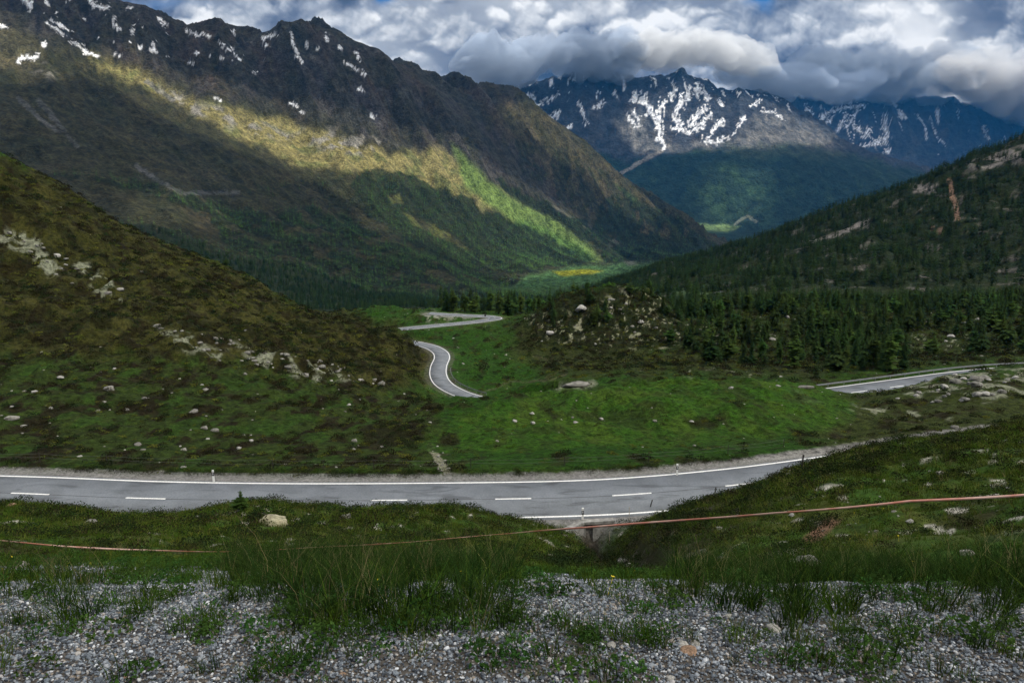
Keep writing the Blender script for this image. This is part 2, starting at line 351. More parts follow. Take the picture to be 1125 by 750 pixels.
lay(r, poly(r, [(700, 640), (670, 600), (700, 570), (760, 550), (860, 526), (880, 535), (820, 570), (770, 610), (740, 640)], 14, 14) * .85, (.020, .019, .009))
lay(r, sstep(9.0, 3.8, RD[r] + .8 * n1) * sstep(6.9, 7.3, LL) * .9, (.17, .165, .16))
gx = poly(r, [(560, 566), (700, 560), (705, 578), (640, 590), (585, 580)], 4, 4); lay(r, gx * .7 * sstep(44.2, 45.6, Y), (.16, .155, .15)); lay(r, sstep(.5, .9, np.exp(-((X - 5.6) / 1.1) ** 2)) * sstep(34, 40, Y) * (Y < 45.4), (.045, .040, .032))

# meadows between the roads and the left slope
r = rows(7.95, 16.1); X, Y, LL = Xg[r], Yg[r], Lg[r]
n1 = fbm(X / 14, Y / 20, 5, 80); n2 = fbm(X / 3.2, Y / 5, 5, 81); n3 = fbm(X / 1.1, Y / 2.0, 3, 82); n4 = fbm(X / 40, Y / 60, 3, 83)
C[r] = (.022, .062, .006)
lay(r, sstep(0, .4, n1), (.040, .072, .012))
slopeL = poly(r, [(-400, 60), (60, 190), (200, 268), (330, 330), (440, 362), (474, 384), (468, 410), (420, 440), (340, 410), (200, 400), (60, 395), (-400, 380)], 14, 20)
lay(r, slopeL, (.045, .043, .012))
lay(r, slopeL * sstep(-.05, .3, n1), (.034, .033, .010))
lay(r, slopeL * sstep(.0, .22, fbm(X / 7, Y / 5, 5, 181)) * .85, (.018, .018, .007))
lay(r, slopeL * sstep(.12, .3, fbm(X / 9, Y / 6, 5, 183)) * .7, (.066, .060, .018))
lower = poly(r, [(-400, 380), (200, 395), (400, 425), (480, 440), (500, 520), (-400, 520)], 14, 20)
lay(r, lower * .8, (.034, .046, .011))
lay(r, lower * sstep(0, .25, n2) * .85, (.022, .018, .010))
lay(r, lower * sstep(.1, .35, -n2) * .5, (.038, .058, .013))
bog = poly(r, [(560, 352), (740, 385), (900, 392), (900, 412), (700, 412), (600, 410), (560, 380)], 14, 16)
lay(r, bog * .8, (.036, .034, .013)); lay(r, bog * sstep(0, .3, n2) * .8, (.026, .034, .011))
right = poly(r, [(880, 420), (1000, 426), (1160, 405), (1400, 400), (1400, 500), (960, 500), (850, 470)], 16, 16)
lay(r, right * .8, (.046, .050, .017)); lay(r, right * sstep(.0, .3, n2) * .7, (.026, .020, .012))
fz = poly(r, [(730, 330), (1400, 300), (1400, 392), (1000, 402), (900, 412), (760, 385)], 10, 12)
lay(r, fz * .8, (.032, .038, .012)); lay(r, fz * sstep(.0, .3, n2) * .6, (.016, .02, .008))
kn = poly(r, [(575, 350), (620, 322), (680, 312), (735, 326), (760, 380), (650, 384), (590, 372)], 5, 8)
lay(r, kn * .9, (.020, .022, .010)); kb = kn * sstep(335, 350, PV[r] + 30 * sstep(640, 690, PU[r]))
lay(r, kb * sstep(.24, .30, fbm(X / 3.4, Y / 5, 5, 84)), (.27, .25, .21))
lay(r, kb * sstep(.30, .34, fbm(X / 1.6, Y / 2.6, 4, 85)), (.36, .34, .29))
lay(r, sstep(.12, .32, n2) * .7 * (1 - slopeL) * (1 - .5 * lower), HEATH)
lay(r, sstep(.2, .4, n3) * .5, SHRUB)
sh_ = (slopeL * .8 + lower) * sstep(.08, .22, fbm(X / 3.6, Y / 7, 5, 191, rough=.6)); lay(r, sh_ * .9, (.017, .011, .006))
sg_ = lower * sstep(.1, .25, fbm(X / 5, Y / 9, 5, 193, rough=.6)); lay(r, sg_ * .7, (.030, .066, .010))
# outcrops
rn = fbm(X / 2.6, Y / 3.6, 4, 86)
for pts, th in (([(5, 250), (40, 262), (75, 300), (60, 308), (20, 275), (0, 262)], -.1), ([(80, 285), (120, 302), (135, 330), (105, 325)], .05), ([(175, 360), (215, 372), (250, 385), (235, 398), (190, 380)], .0),
                ([(250, 376), (300, 384), (350, 402), (390, 412), (360, 420), (290, 408)], .08), ([(985, 430), (1030, 412), (1125, 404), (1160, 404), (1160, 430), (1080, 440), (1010, 436)], .02),
                ([(920, 440), (960, 444), (1060, 460), (1020, 466), (930, 452)], .16), ([(608, 424), (650, 418), (655, 424), (615, 430)], -.3), ([(465, 344), (500, 345), (520, 349), (470, 352)], -.05),
                ([(862, 424), (890, 434), (905, 446), (880, 444)], -.02), ([(430, 505), (480, 490), (500, 500), (505, 530), (470, 532)], .35), ([(730, 350), (800, 352), (860, 372), (780, 372)], .3), ([(980, 365), (1100, 372), (1125, 390), (1000, 384)], .2),
                ([(730, 405), (790, 402), (850, 412), (760, 418)], .32)):
    lay(r, poly(r, pts, 3, 8) * sstep(th, th + .12, rn), (.24, .235, .215))
# stream bed, path
lay(r, stroke(r, [(472, 490), (478, 500), (486, 510), (494, 524)], 7, amp=3), (.24, .22, .20))
lay(r, stroke(r, [(528, 432), (560, 420), (600, 417), (622, 412)], 1.5) * .6, (.11, .10, .07))
lay(r, stroke(r, [(600, 414), (622, 405), (612, 396), (585, 392)], 1.2) * .6, (.11, .10, .06))
# gravel verge of the near road and its lay-by
lay(r, sstep(5.6, 4.9, RD[r] + .7 * n3) * (LL < 9.5), (.17, .165, .155))
lay(r, poly(r, [(740, 522), (800, 509), (860, 497), (905, 492), (955, 494), (990, 500), (970, 515), (850, 524)], 2, 3) * (LL < 9.7), (.19, .185, .17))
lay(r, sstep(4.0, 3.3, RD[r]) * (LL > 10) * .4, (.12, .11, .09))

# right forested ridge and the valley side behind the plateau
r = rows(16, 19.0); X, Y, LL = Xg[r], Yg[r], Lg[r]
n1 = fbm(X / 60, Y / 60, 4, 90); n2 = fbm(X / 22, Y / 22, 5, 91)
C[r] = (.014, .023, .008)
lay(r, sstep(0, .3, n1) * .6, (.024, .030, .010))
ridge = sstep(560, 700, PU0[r])
lay(r, ridge * sstep(.26, .36, n2), (.085, .08, .066))
for pts in ([(880, 262), (930, 250), (960, 240), (955, 252), (900, 270)], [(1060, 182), (1125, 158), (1140, 175), (1080, 190)], [(1000, 202), (1030, 200), (1035, 212), (1005, 212)],):
    lay(r, poly(r, pts, 4, 8) * sstep(-.1, .1, n2), (.22, .20, .18))
lay(r, stroke(r, [(1043, 198), (1046, 215), (1050, 226), (1052, 240)], 5, amp=1.5), (.24, .15, .10))
lay(r, stroke(r, [(1024, 250), (1033, 252)], 3, amp=1.5), (.24, .16, .11))
lay(r, poly(r, [(740, 315), (800, 322), (850, 330), (760, 332)], 4, 6) * .7, (.05, .09, .035))
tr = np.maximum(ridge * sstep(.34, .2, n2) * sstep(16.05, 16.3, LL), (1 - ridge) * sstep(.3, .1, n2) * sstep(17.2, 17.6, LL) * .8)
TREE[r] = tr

# left mountain
r = rows(18.9, 24.2); X, Y, LL = Xg[r], Yg[r], Lg[r]; U_, V_ = PU[r], PV[r]
al = X * .62 - Y * .78; pe = X * .78 + Y * .62
st = fbm(pe / 55, al / 500, 5, 100); st2 = fbm(pe / 180, al / 900, 4, 101); nn = fbm(X / 70, Y / 90, 5, 102); ng = fbm(X / 250, Y / 250, 4, 103)
C[r] = (.058, .054, .026)
lay(r, sstep(0, .35, st), (.045, .046, .020)); lay(r, sstep(.1, .4, -st2) * .8, (.052, .043, .026)); lay(r, sstep(.1, .35, nn) * .6, (.036, .042, .018))
top = poly(r, [(-400, -200), (0, 28), (60, 48), (110, 58), (150, 72), (210, 102), (270, 110), (330, 128), (400, 150), (440, 160), (500, 190), (560, 225), (610, 240), (640, 215), (600, 165), (560, 90), (300, -50)], 12, 16)
lay(r, top, (.060, .054, .046)); lay(r, top * sstep(0, .35, st), (.040, .038, .036)); lay(r, top * sstep(.05, .3, -st2), (.070, .054, .042))
lay(r, top * sstep(.18, .35, nn) * .7, (.10, .095, .085)); lay(r, top * sstep(.15, .4, -nn) * .6, (.050, .050, .026))
blue = poly(r, [(330, 60), (380, 90), (420, 130), (400, 140), (350, 95)], 14, 14); lay(r, blue * .6, (.075, .075, .085))
brow = poly(r, [(555, 108), (600, 130), (650, 170), (700, 215), (780, 265), (700, 270), (640, 235), (590, 180), (540, 130)], 8, 10)
lay(r, brow * .8, (.105, .085, .042)); lay(r, brow * sstep(.05, .3, st) * .6, (.055, .055, .024))
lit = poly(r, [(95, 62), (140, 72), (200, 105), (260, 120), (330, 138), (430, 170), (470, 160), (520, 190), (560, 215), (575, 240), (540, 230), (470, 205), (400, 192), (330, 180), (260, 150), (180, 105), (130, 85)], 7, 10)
lay(r, lit * .85, (.24, .21, .080)); lay(r, lit * sstep(.0, .25, nn) * .75, (.11, .125, .042))  # dry grass, painted lighter to strengthen the sunlit band
lay(r, poly(r, [(0, 25), (50, 50), (52, 66), (20, 78), (0, 76), (-60, 60), (-60, 10)], 5, 6) * .7, (.16, .14, .075))
for pts in ([(175, 95), (240, 120), (300, 142), (380, 155), (420, 160), (400, 172), (330, 158), (260, 140), (200, 118)], [(28, 62), (50, 66), (62, 86), (40, 82)], [(330, 140), (400, 148), (440, 160), (380, 170)]):
    lay(r, poly(r, pts, 5, 9) * sstep(-.05, .15, nn), (.25, .235, .20))
for pts in ([(42, 110), (55, 125), (72, 145), (84, 160)], [(150, 182), (170, 196), (200, 212), (262, 212)], [(160, 90), (190, 110)], [(20, 108), (45, 132), (65, 145)]):
    lay(r, stroke(r, pts, 5, amp=3) * .7, (.15, .15, .15))
lay(r, poly(r, [(340, 58), (356, 70), (352, 74), (336, 62)], 2, 3) * .6, (.22, .20, .18)); lay(r, poly(r, [(368, 95), (385, 100), (372, 100)], 2, 3) * .6, (.24, .19, .14))
# green meadows in the valley
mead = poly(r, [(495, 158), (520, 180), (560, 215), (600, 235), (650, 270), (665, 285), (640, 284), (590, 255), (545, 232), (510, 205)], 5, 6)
lay(r, mead, (.11, .165, .042))  # meadow green, raised to look sunlit
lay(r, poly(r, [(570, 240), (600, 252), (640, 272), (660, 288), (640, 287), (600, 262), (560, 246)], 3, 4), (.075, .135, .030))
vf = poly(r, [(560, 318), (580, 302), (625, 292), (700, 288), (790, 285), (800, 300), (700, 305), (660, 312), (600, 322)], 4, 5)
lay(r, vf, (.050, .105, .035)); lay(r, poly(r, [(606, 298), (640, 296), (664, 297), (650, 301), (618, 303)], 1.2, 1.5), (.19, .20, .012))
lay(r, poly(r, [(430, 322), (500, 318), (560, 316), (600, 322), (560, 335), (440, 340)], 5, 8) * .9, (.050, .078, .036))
lay(r, poly(r, [(660, 262), (700, 290), (690, 292), (650, 262)], 2, 2) * .8, (.19, .185, .15))
lay(r, stroke(r, [(600, 222), (630, 240), (668, 262), (678, 268)], 3.5) * .8, (.17, .165, .13))
lay(r, poly(r, [(676, 202), (690, 212), (706, 226), (694, 224)], 2, 3), (.08, .14, .04))
# forests: where the trees stand
def T(pts, dens, soft=4, amp=9, th=None):
    mk = poly(r, pts, soft, amp, 18) * dens
    if th is not None: mk = mk * sstep(th, th + .15, nn)
    TREE[r] = np.maximum(TREE[r], mk)
T([(402, 185), (440, 190), (480, 204), (520, 222), (570, 244), (610, 262), (650, 284), (625, 292), (580, 300), (520, 298), (470, 280), (430, 258), (400, 232), (385, 205)], 1)
T([(540, 196), (560, 204), (600, 222), (640, 244), (670, 266), (676, 276), (655, 272), (620, 256), (580, 240), (562, 228), (575, 222), (548, 208)], 1)
T([(555, 150), (610, 160), (650, 175), (690, 205), (740, 238), (790, 268), (770, 280), (700, 272), (660, 256), (620, 225), (580, 195)], .5, th=-.15)
T([(660, 215), (700, 218), (745, 240), (790, 270), (760, 284), (700, 278), (650, 256)], .8, th=-.3)
T([(60, 195), (110, 200), (170, 215), (230, 240), (260, 285), (330, 330), (400, 345), (500, 345), (560, 325), (575, 306), (520, 300), (470, 282), (420, 262), (380, 238), (340, 225), (300, 235), (250, 225), (190, 205), (100, 192)], .95, th=-.22)
T([(330, 180), (400, 195), (400, 240), (340, 225), (250, 215)], .35, th=.0)
T([(660, 276), (700, 264), (740, 262), (790, 276), (790, 290), (720, 292), (660, 290)], 1)
T([(575, 330), (620, 312), (700, 304), (800, 296), (800, 335), (600, 345)], 1)
T([(470, 322), (540, 318), (600, 322), (600, 345), (470, 345)], .9)
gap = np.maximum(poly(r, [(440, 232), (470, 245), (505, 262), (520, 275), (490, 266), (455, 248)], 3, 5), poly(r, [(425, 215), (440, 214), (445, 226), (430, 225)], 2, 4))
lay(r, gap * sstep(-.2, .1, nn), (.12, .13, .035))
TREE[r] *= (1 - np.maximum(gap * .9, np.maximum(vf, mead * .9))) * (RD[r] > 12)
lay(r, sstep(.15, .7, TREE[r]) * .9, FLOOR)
for pts, w in (([(55, 22), (75, 34)], 2.6), ([(28, 2), (34, 8)], 7), ([(51, 1), (53, 5)], 4), ([(98, 3), (110, 9), (118, 8)], 4.5), ([(140, 9), (145, 9)], 3), ([(174, 21), (184, 28)], 3), ([(126, 19), (124, 27), (134, 34)], 2.5), ([(144, 33), (147, 36)], 3.5), ([(168, 48), (170, 55), (167, 54)], 4), ([(52, 26), (70, 38)], 2.5), ([(78, 46), (95, 56)], 3), ([(93, 58), (108, 62)], 4), ([(20, 66), (42, 62)], 5), ([(0, 28), (6, 30)], 3), ([(48, 47), (50, 52)], 3),
               ([(205, 34), (220, 40)], 2.6), ([(223, 38), (231, 41)], 2.4), ([(288, 42), (303, 38)], 3), ([(241, 46), (246, 49)], 2.6), ([(249, 53), (258, 59)], 2.8), ([(290, 48), (293, 50)], 3.5), ([(320, 36), (322, 50), (328, 62), (332, 70)], 2), ([(261, 64), (265, 66)], 2.2), ([(381, 70), (390, 76), (399, 81)], 3), ([(392, 58), (395, 66)], 3), ([(373, 50), (375, 53)], 3), ([(337, 48), (338, 52)], 2.6), ([(357, 38), (360, 44)], 3), ([(393, 97), (399, 100)], 2), ([(319, 114), (328, 118)], 2.2), ([(207, 69), (212, 70)], 2.4), ([(236, 108), (242, 110)], 2.6),
               ([(215, 58), (217, 58)], 2.2), ([(230, 62), (232, 62)], 2), ([(240, 62), (244, 64)], 2), ([(279, 80), (280, 80)], 2), ([(409, 127), (411, 129)], 2.4), ([(329, 123), (334, 125)], 2), ([(153, 53), (156, 54)], 2.4), ([(124, 60), (133, 61)], 2.2), ([(256, 33), (258, 38)], 2.4), ([(349, 50), (351, 54)], 2)):
    lay(r, np.maximum(stroke(r, pts, w * .65, amp=2.6, sc=4), stroke(r, pts, w * 1.7, amp=4, sc=5) * sstep(.1, .2, fbm(X / 22, Y / 28, 3, 127))), SNOW)
# sparse snow flecks high up
fl = poly(r, [(40, -10), (130, 15), (220, 45), (300, 55), (240, 75), (120, 55), (20, 10)], 8, 8) * sstep(.47, .50, fbm(X / 26, Y / 40, 3, 110))
lay(r, fl, SNOW)
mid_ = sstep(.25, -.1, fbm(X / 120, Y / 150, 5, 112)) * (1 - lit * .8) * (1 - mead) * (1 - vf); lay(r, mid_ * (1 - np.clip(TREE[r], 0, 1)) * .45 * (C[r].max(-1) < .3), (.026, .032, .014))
C[r] *= (1 + .55 * fbm(pe / 16, al / 60, 3, 111))[..., None] * np.where(C[r].max(-1) > .5, 1, .76 + .24 * np.maximum(lit, np.maximum(mead, vf)))[..., None]  # slopes outside the lit band darkened so its sunlight stands out

# far mountains
r = rows(24.0, 31); X, Y, LL = Xg[r], Yg[r], Lg[r]; U_, V_ = PU[r], PV[r]
nn = fbm(X / 260, Y / 350, 5, 120); nf = fbm(X / 90, Y / 160, 5, 121); nr = fbm(X / 420 + .6 * nn, Y / 1100, 5, 122, ridged=True)
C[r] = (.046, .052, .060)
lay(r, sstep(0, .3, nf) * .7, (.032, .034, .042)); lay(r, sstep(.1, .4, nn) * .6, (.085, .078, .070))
talus = poly(r, [(670, 130), (700, 125), (720, 155), (750, 160), (800, 150), (830, 128), (860, 125), (895, 140), (930, 158), (900, 162), (850, 160), (800, 163), (750, 165), (700, 170), (680, 155)], 7, 9)
lay(r, talus * (.35 + .55 * sstep(-.15, .25, nf)), (.17, .165, .15))
grn = poly(r, [(560, 175), (640, 168), (690, 176), (740, 168), (820, 162), (880, 165), (950, 172), (1020, 192), (1140, 215), (1140, 280), (560, 280)], 5, 8)
lay(r, grn * (LL < 29.3), (.016, .032, .020)); lay(r, grn * (LL < 29.3) * sstep(.05, .3, nn) * .6, (.028, .055, .026))
lay(r, poly(r, [(775, 185), (810, 180), (850, 200), (845, 225), (800, 235), (770, 225)], 12, 12) * sstep(-.15, .2, nf) * .7, (.036, .072, .030))  # forest colour lightened where the sun patch falls
lay(r, poly(r, [(790, 158), (900, 160), (960, 176), (880, 172), (820, 175)], 5, 8) * .6, (.045, .060, .030))
lay(r, poly(r, [(765, 246), (790, 247), (812, 248), (800, 255), (775, 253)], 2, 3), (.16, .24, .085))
lay(r, stroke(r, [(808, 246), (820, 238), (830, 243)], 3) * .7, (.20, .22, .16))
lay(r, stroke(r, [(680, 192), (700, 180), (720, 170), (735, 160)], 4) * .8, (.22, .205, .18))
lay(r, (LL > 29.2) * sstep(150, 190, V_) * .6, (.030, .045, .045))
far = LL > 29.2
# couloirs and fields of snow
upper = poly(r, [(540, 90), (640, 75), (800, 70), (880, 110), (860, 125), (800, 140), (780, 158), (730, 152), (700, 128), (650, 140), (600, 135), (575, 125)], 7, 7)
sn = upper * (LL > 26.55) * sstep(.21, .27, fbm(X / 75 + .8 * nn, Y / 260, 5, 123, rough=.6)) * (LL < 28)
lay(r, sn, SNOW)
sfine = sstep(.02, .16, fbm(X / 26 + 1.2 * nn, Y / 75, 4, 126, rough=.6))
for pts, w in (([(584, 104), (590, 118), (588, 126)], 4), ([(588, 118), (605, 108), (612, 105)], 3.5), ([(600, 133), (612, 126)], 5), ([(636, 112), (642, 130), (643, 136)], 3), ([(622, 141), (627, 139)], 3), ([(712, 120), (722, 132), (726, 145), (724, 152)], 7), ([(706, 108), (714, 124)], 5), ([(728, 112), (724, 130), (724, 148)], 7), ([(738, 88), (742, 100), (736, 110)], 4), ([(754, 104), (748, 116), (742, 128), (746, 138)], 6), ([(776, 118), (764, 130), (758, 138)], 6), ([(780, 126), (768, 138), (762, 142)], 4), ([(766, 94), (772, 104), (780, 106)], 5), ([(758, 96), (756, 108)], 4), ([(792, 132), (782, 146), (774, 156), (788, 157), (800, 150)], 4.5), ([(730, 162), (724, 150)], 4), ([(697, 124), (702, 134)], 4), ([(836, 122), (850, 124), (862, 132)], 2), ([(826, 116), (836, 111)], 2.5), ([(806, 147), (814, 134), (818, 128)], 2.5),
               ([(740, 140), (756, 146), (772, 140)], 4), ([(690, 128), (700, 140)], 3.5), ([(650, 120), (664, 112)], 3)):
    sb_ = np.maximum(stroke(r, pts, w * .42, amp=4.5, sc=5), stroke(r, pts, w * 1.5, amp=6, sc=6) * sfine); lay(r, sb_ * (LL < 28), SNOW)
up2 = poly(r, [(870, 105), (960, 108), (1040, 116), (1125, 120), (1125, 150), (1000, 165), (940, 160), (890, 130)], 7, 7)
lay(r, up2 * sstep(.27, .33, fbm(X / 90 + .5 * nn, Y / 500, 5, 124, rough=.6)) * .8 * far, SNOW)
for pts, w in (([(972, 126), (973, 146), (974, 158)], 4), ([(900, 136), (908, 124), (930, 118), (950, 116)], 4), ([(930, 140), (938, 128), (944, 120)], 3), ([(938, 138), (950, 150), (955, 142)], 4), ([(950, 160), (964, 158), (968, 152)], 4), ([(1000, 178), (1006, 182)], 5), ([(905, 142), (914, 128)], 3), ([(920, 144), (930, 126)], 3), ([(1080, 140), (1086, 152)], 3), ([(1028, 174), (1032, 176)], 3), ([(974, 166), (976, 168)], 4), ([(885, 118), (890, 122)], 4)):
    sb_ = np.maximum(stroke(r, pts, w * .38, amp=3.5, sc=5), stroke(r, pts, w * 1.9, amp=6, sc=6) * sfine); lay(r, sb_ * far, SNOW)
C[r] *= (1 + .35 * fbm(X / 60, Y / 90, 3, 125))[..., None]
rr8 = rows(8.6, 11.0)
md = poly(rr8, [(560, 442), (620, 428), (700, 418), (780, 411), (850, 410), (905, 422), (940, 440), (930, 462), (850, 480), (700, 492), (560, 505), (440, 518), (430, 500), (500, 462)], 8, 12)
n8 = fbm(Xg[rr8] / 6, Yg[rr8] / 9, 4, 188)
lay(rr8, md * .85, (.034, .086, .008)); lay(rr8, md * sstep(.0, .3, n8) * .6, (.060, .095, .012)); lay(rr8, md * sstep(.12, .3, -n8) * .7, (.026, .040, .008)); lay(rr8, md * sstep(.1, .3, fbm(Xg[rr8] / 2.5, Yg[rr8] / 6, 4, 189)) * .55, (.040, .050, .012))
for pl in ([(400, 470), (440, 462), (500, 474), (510, 492), (450, 494), (400, 488)], [(780, 428), (810, 428), (845, 446), (835, 458), (800, 446)], [(745, 460), (790, 455), (815, 466), (770, 472)], [(590, 448), (625, 452), (610, 460)], [(540, 470), (590, 474), (575, 482)], [(660, 500), (700, 504), (690, 510)], [(860, 470), (900, 474), (880, 482)]):
    lay(rr8, poly(rr8, pl, 4, 9) * sstep(-.2, .05, n8) * .9, (.018, .017, .007))
rr9 = rows(7.95, 16.1); C[rr9] *= np.where(RD[rr9][..., None] < 5.5, 1, np.array([.74, .80, .60]))
C = np.clip(C, .003, .9)

# ------------------------------------------------------------ node helpers
class NT:
    def __init__(s, tree): s.t = tree; s.n = tree.nodes; s.l = tree.links
    def new(s, typ, **kw):
        nd = s.n.new(typ)
        for k_, v_ in kw.items(): setattr(nd, k_, v_)
        return nd
    def put(s, sock, val):
        if isinstance(val, bpy.types.NodeSocket): s.l.new(val, sock)
        elif val is not None:
            if isinstance(val, (tuple, list)) and len(val) == 3 and sock.type == 'RGBA': val = (*val, 1)
            sock.default_value = val
    def math(s, op, a, b=None, c=None, clamp=False):
        nd = s.new('ShaderNodeMath', operation=op, use_clamp=clamp)
        for i, x in enumerate((a, b, c)):
            if x is not None: s.put(nd.inputs[i], x)
        return nd.outputs[0]
    def vmath(s, op, a, b=None):
        nd = s.new('ShaderNodeVectorMath', operation=op)
        s.put(nd.inputs[0], a)
        if b is not None: s.put(nd.inputs[1], b)
        return nd.outputs['Value'] if op in ('DOT_PRODUCT', 'LENGTH', 'DISTANCE') else nd.outputs[0]
    def noise(s, vec, scale, detail=4, rough=.5, dist=0, out='Fac'):
        nd = s.new('ShaderNodeTexNoise'); s.put(nd.inputs['Vector'], vec)
        nd.inputs['Scale'].default_value = scale; nd.inputs['Detail'].default_value = detail
        nd.inputs['Roughness'].default_value = rough; nd.inputs['Distortion'].default_value = dist
        return nd.outputs[out]
    def ramp(s, fac, stops):
        nd = s.new('ShaderNodeValToRGB'); cr = nd.color_ramp
        while len(cr.elements) < len(stops): cr.elements.new(.5)
        for e, (p, c) in zip(cr.elements, stops): e.position = p; e.color = (*c, 1) if len(c) == 3 else c
        s.put(nd.inputs[0], fac); return nd.outputs[0]
    def mix(s, fac, a, b, blend='MIX'):
        nd = s.new('ShaderNodeMix', data_type='RGBA', blend_type=blend)
        s.put(nd.inputs[0], fac); s.put(nd.inputs[6], a); s.put(nd.inputs[7], b); return nd.outputs[2]
    def maprange(s, v, a, b, c=0, d=1, smooth=True):
        nd = s.new('ShaderNodeMapRange', interpolation_type='SMOOTHSTEP' if smooth else 'LINEAR')
        s.put(nd.inputs[0], v)
        for i, x in enumerate((a, b, c, d)): s.put(nd.inputs[i + 1], x)
        return nd.outputs[0]
def mat(name):
    m_ = bpy.data.materials.new(name); m_.use_nodes = True
    nt = NT(m_.node_tree); b_ = m_.node_tree.nodes['Principled BSDF']
    b_.inputs['Roughness'].default_value = .9
    b_.inputs['Specular IOR Level'].default_value = .15
    return m_, nt, b_
def plain(name, col, rough=.8, spec=.2, noise=None, var=.25, metal=0, rnd=0):
    m_, nt, b_ = mat(name)
    b_.inputs['Roughness'].default_value = rough; b_.inputs['Specular IOR Level'].default_value = spec; b_.inputs['Metallic'].default_value = metal
    co = nt.new('ShaderNodeTexCoord').outputs['Object']
    c = nt.new('ShaderNodeRGB').outputs[0]; c.default_value = (*col, 1)
    if noise:
        f = nt.maprange(nt.noise(co, noise, 5, .6), .3, .7, 1 - var, 1 + var)
        c = nt.mix(1, c, nt.vmath('SCALE', (1, 1, 1), None) if False else f, 'MULTIPLY')
        bp = nt.new('ShaderNodeBump'); bp.inputs['Strength'].default_value = .4; bp.inputs['Distance'].default_value = .3 / noise
        nt.put(bp.inputs['Height'], nt.noise(co, noise * 1.7, 5, .6)); nt.l.new(bp.outputs[0], b_.inputs['Normal'])
    if rnd:
        oi = nt.new('ShaderNodeObjectInfo').outputs['Random']
        hs = nt.new('ShaderNodeHueSaturation'); nt.put(hs.inputs['Value'], nt.maprange(oi, 0, 1, 1 - rnd, 1 + rnd, False))
        nt.put(hs.inputs['Hue'], nt.maprange(nt.math('FRACT', nt.math('MULTIPLY', oi, 7.3)), 0, 1, .5 - rnd * .06, .5 + rnd * .05, False))
        nt.put(hs.inputs['Color'], c); c = hs.outputs[0]
    nt.put(b_.inputs['Base Color'], c)
    return m_
def ground_mat(name, s1, s2, bump, bdist, var=.45):
    m_, nt, b_ = mat(name)
    co = nt.new('ShaderNodeTexCoord').outputs['Object']
    a_ = nt.new('ShaderNodeAttribute', attribute_name='earth_colour').outputs['Color']
    n1_ = nt.noise(co, s1, 6, .62); n2_ = nt.noise(co, s2, 5, .6)
    f = nt.math('MULTIPLY', nt.maprange(n1_, .25, .75, 1 - var, 1 + var), nt.maprange(n2_, .25, .75, 1 - var * .8, 1 + var * .8))
    nt.put(b_.inputs['Base Color'], nt.mix(1, a_, f, 'MULTIPLY'))
    bp = nt.new('ShaderNodeBump'); bp.inputs['Strength'].default_value = bump; bp.inputs['Distance'].default_value = bdist
    nt.put(bp.inputs['Height'], nt.math('ADD', n1_, nt.math('MULTIPLY', n2_, s1 / s2 * 1.5))); nt.l.new(bp.outputs[0], b_.inputs['Normal'])
    b_.inputs['Roughness'].default_value = .95; b_.inputs['Specular IOR Level'].default_value = .08
    return m_
def mesh_from(name, V, Fq, cols=None, material=None, smooth=True, attr='earth_colour'):
    me = bpy.data.meshes.new(name); V = np.asarray(V, np.float32).reshape(-1, 3); Fq = np.asarray(Fq, np.int32)
    kk = Fq.shape[1]
    me.vertices.add(len(V)); me.vertices.foreach_set('co', V.ravel())
    me.loops.add(Fq.size); me.loops.foreach_set('vertex_index', Fq.ravel())
    me.polygons.add(len(Fq)); me.polygons.foreach_set('loop_start', np.arange(0, Fq.size, kk, dtype=np.int32))
    me.update(calc_edges=True)
    if smooth: me.polygons.foreach_set('use_smooth', np.ones(len(Fq), bool))
    if cols is not None:
        at = me.attributes.new(attr, 'FLOAT_COLOR', 'POINT')
        at.data.foreach_set('color', np.concatenate([cols.reshape(-1, 3), np.ones((len(V), 1))], 1).astype(np.float32).ravel())
    if material: me.materials.append(material)
    return me
def link(name, me, parent=None, **props):
    o = bpy.data.objects.new(name, me); scene.collection.objects.link(o)
    if parent: o.parent = parent
    for k_, v_ in props.items(): o[k_] = v_
    return o
def thing(name, label, cat, loc=(0, 0, 0), rz=0, group=None):
    o = bpy.data.objects.new(name, None); scene.collection.objects.link(o); o.empty_display_size = .2
    o.location = loc; o.rotation_euler = (0, 0, rz); o['label'] = label; o['category'] = cat
    if group: o['group'] = group
    return o
def sheet(name, a, b, material):
    rr = np.where((Lg[:, 0] >= a - 1e-6) & (Lg[:, 0] <= b + 1e-6))[0]; sl = slice(rr[0], min(rr[-1] + 2, NR))
    X, Y, Z = Xg[sl], Yg[sl], Zg[sl]; n, c = X.shape
    idx = np.arange(n * c).reshape(n, c)
    q = np.stack([idx[:-1, :-1], idx[:-1, 1:], idx[1:, 1:], idx[1:, :-1]], -1).reshape(-1, 4)
    return link(name, mesh_from(name, np.stack([X, Y, Z], -1), q, C[sl], material), kind='structure')
M_near = ground_mat('soil and turf', 30, 160, .8, .02)
M_bank = ground_mat('turf bank', 5, 22, .7, .12)
M_meadow = ground_mat('meadow turf', 1.3, 5.5, 1.0, .7, .6)
M_ridge = ground_mat('forest slope', .12, .5, .8, 4)
M_mount = ground_mat('mountain slope', .035, .14, 1.0, 26, .5)
M_far = ground_mat('distant mountain', .012, .05, 1.0, 90, .5)
sheet('ground', 0, 3.99, M_near)
sheet('grass_bank', 4, 7.99, M_bank)
sheet('meadow', 8, 15.99, M_meadow)
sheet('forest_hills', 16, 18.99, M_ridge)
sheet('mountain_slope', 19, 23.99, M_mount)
sheet('distant_mountains', 24, 31, M_far)
print('sheets', round(time.time() - T0, 1))
HAZE = 2.1e-5
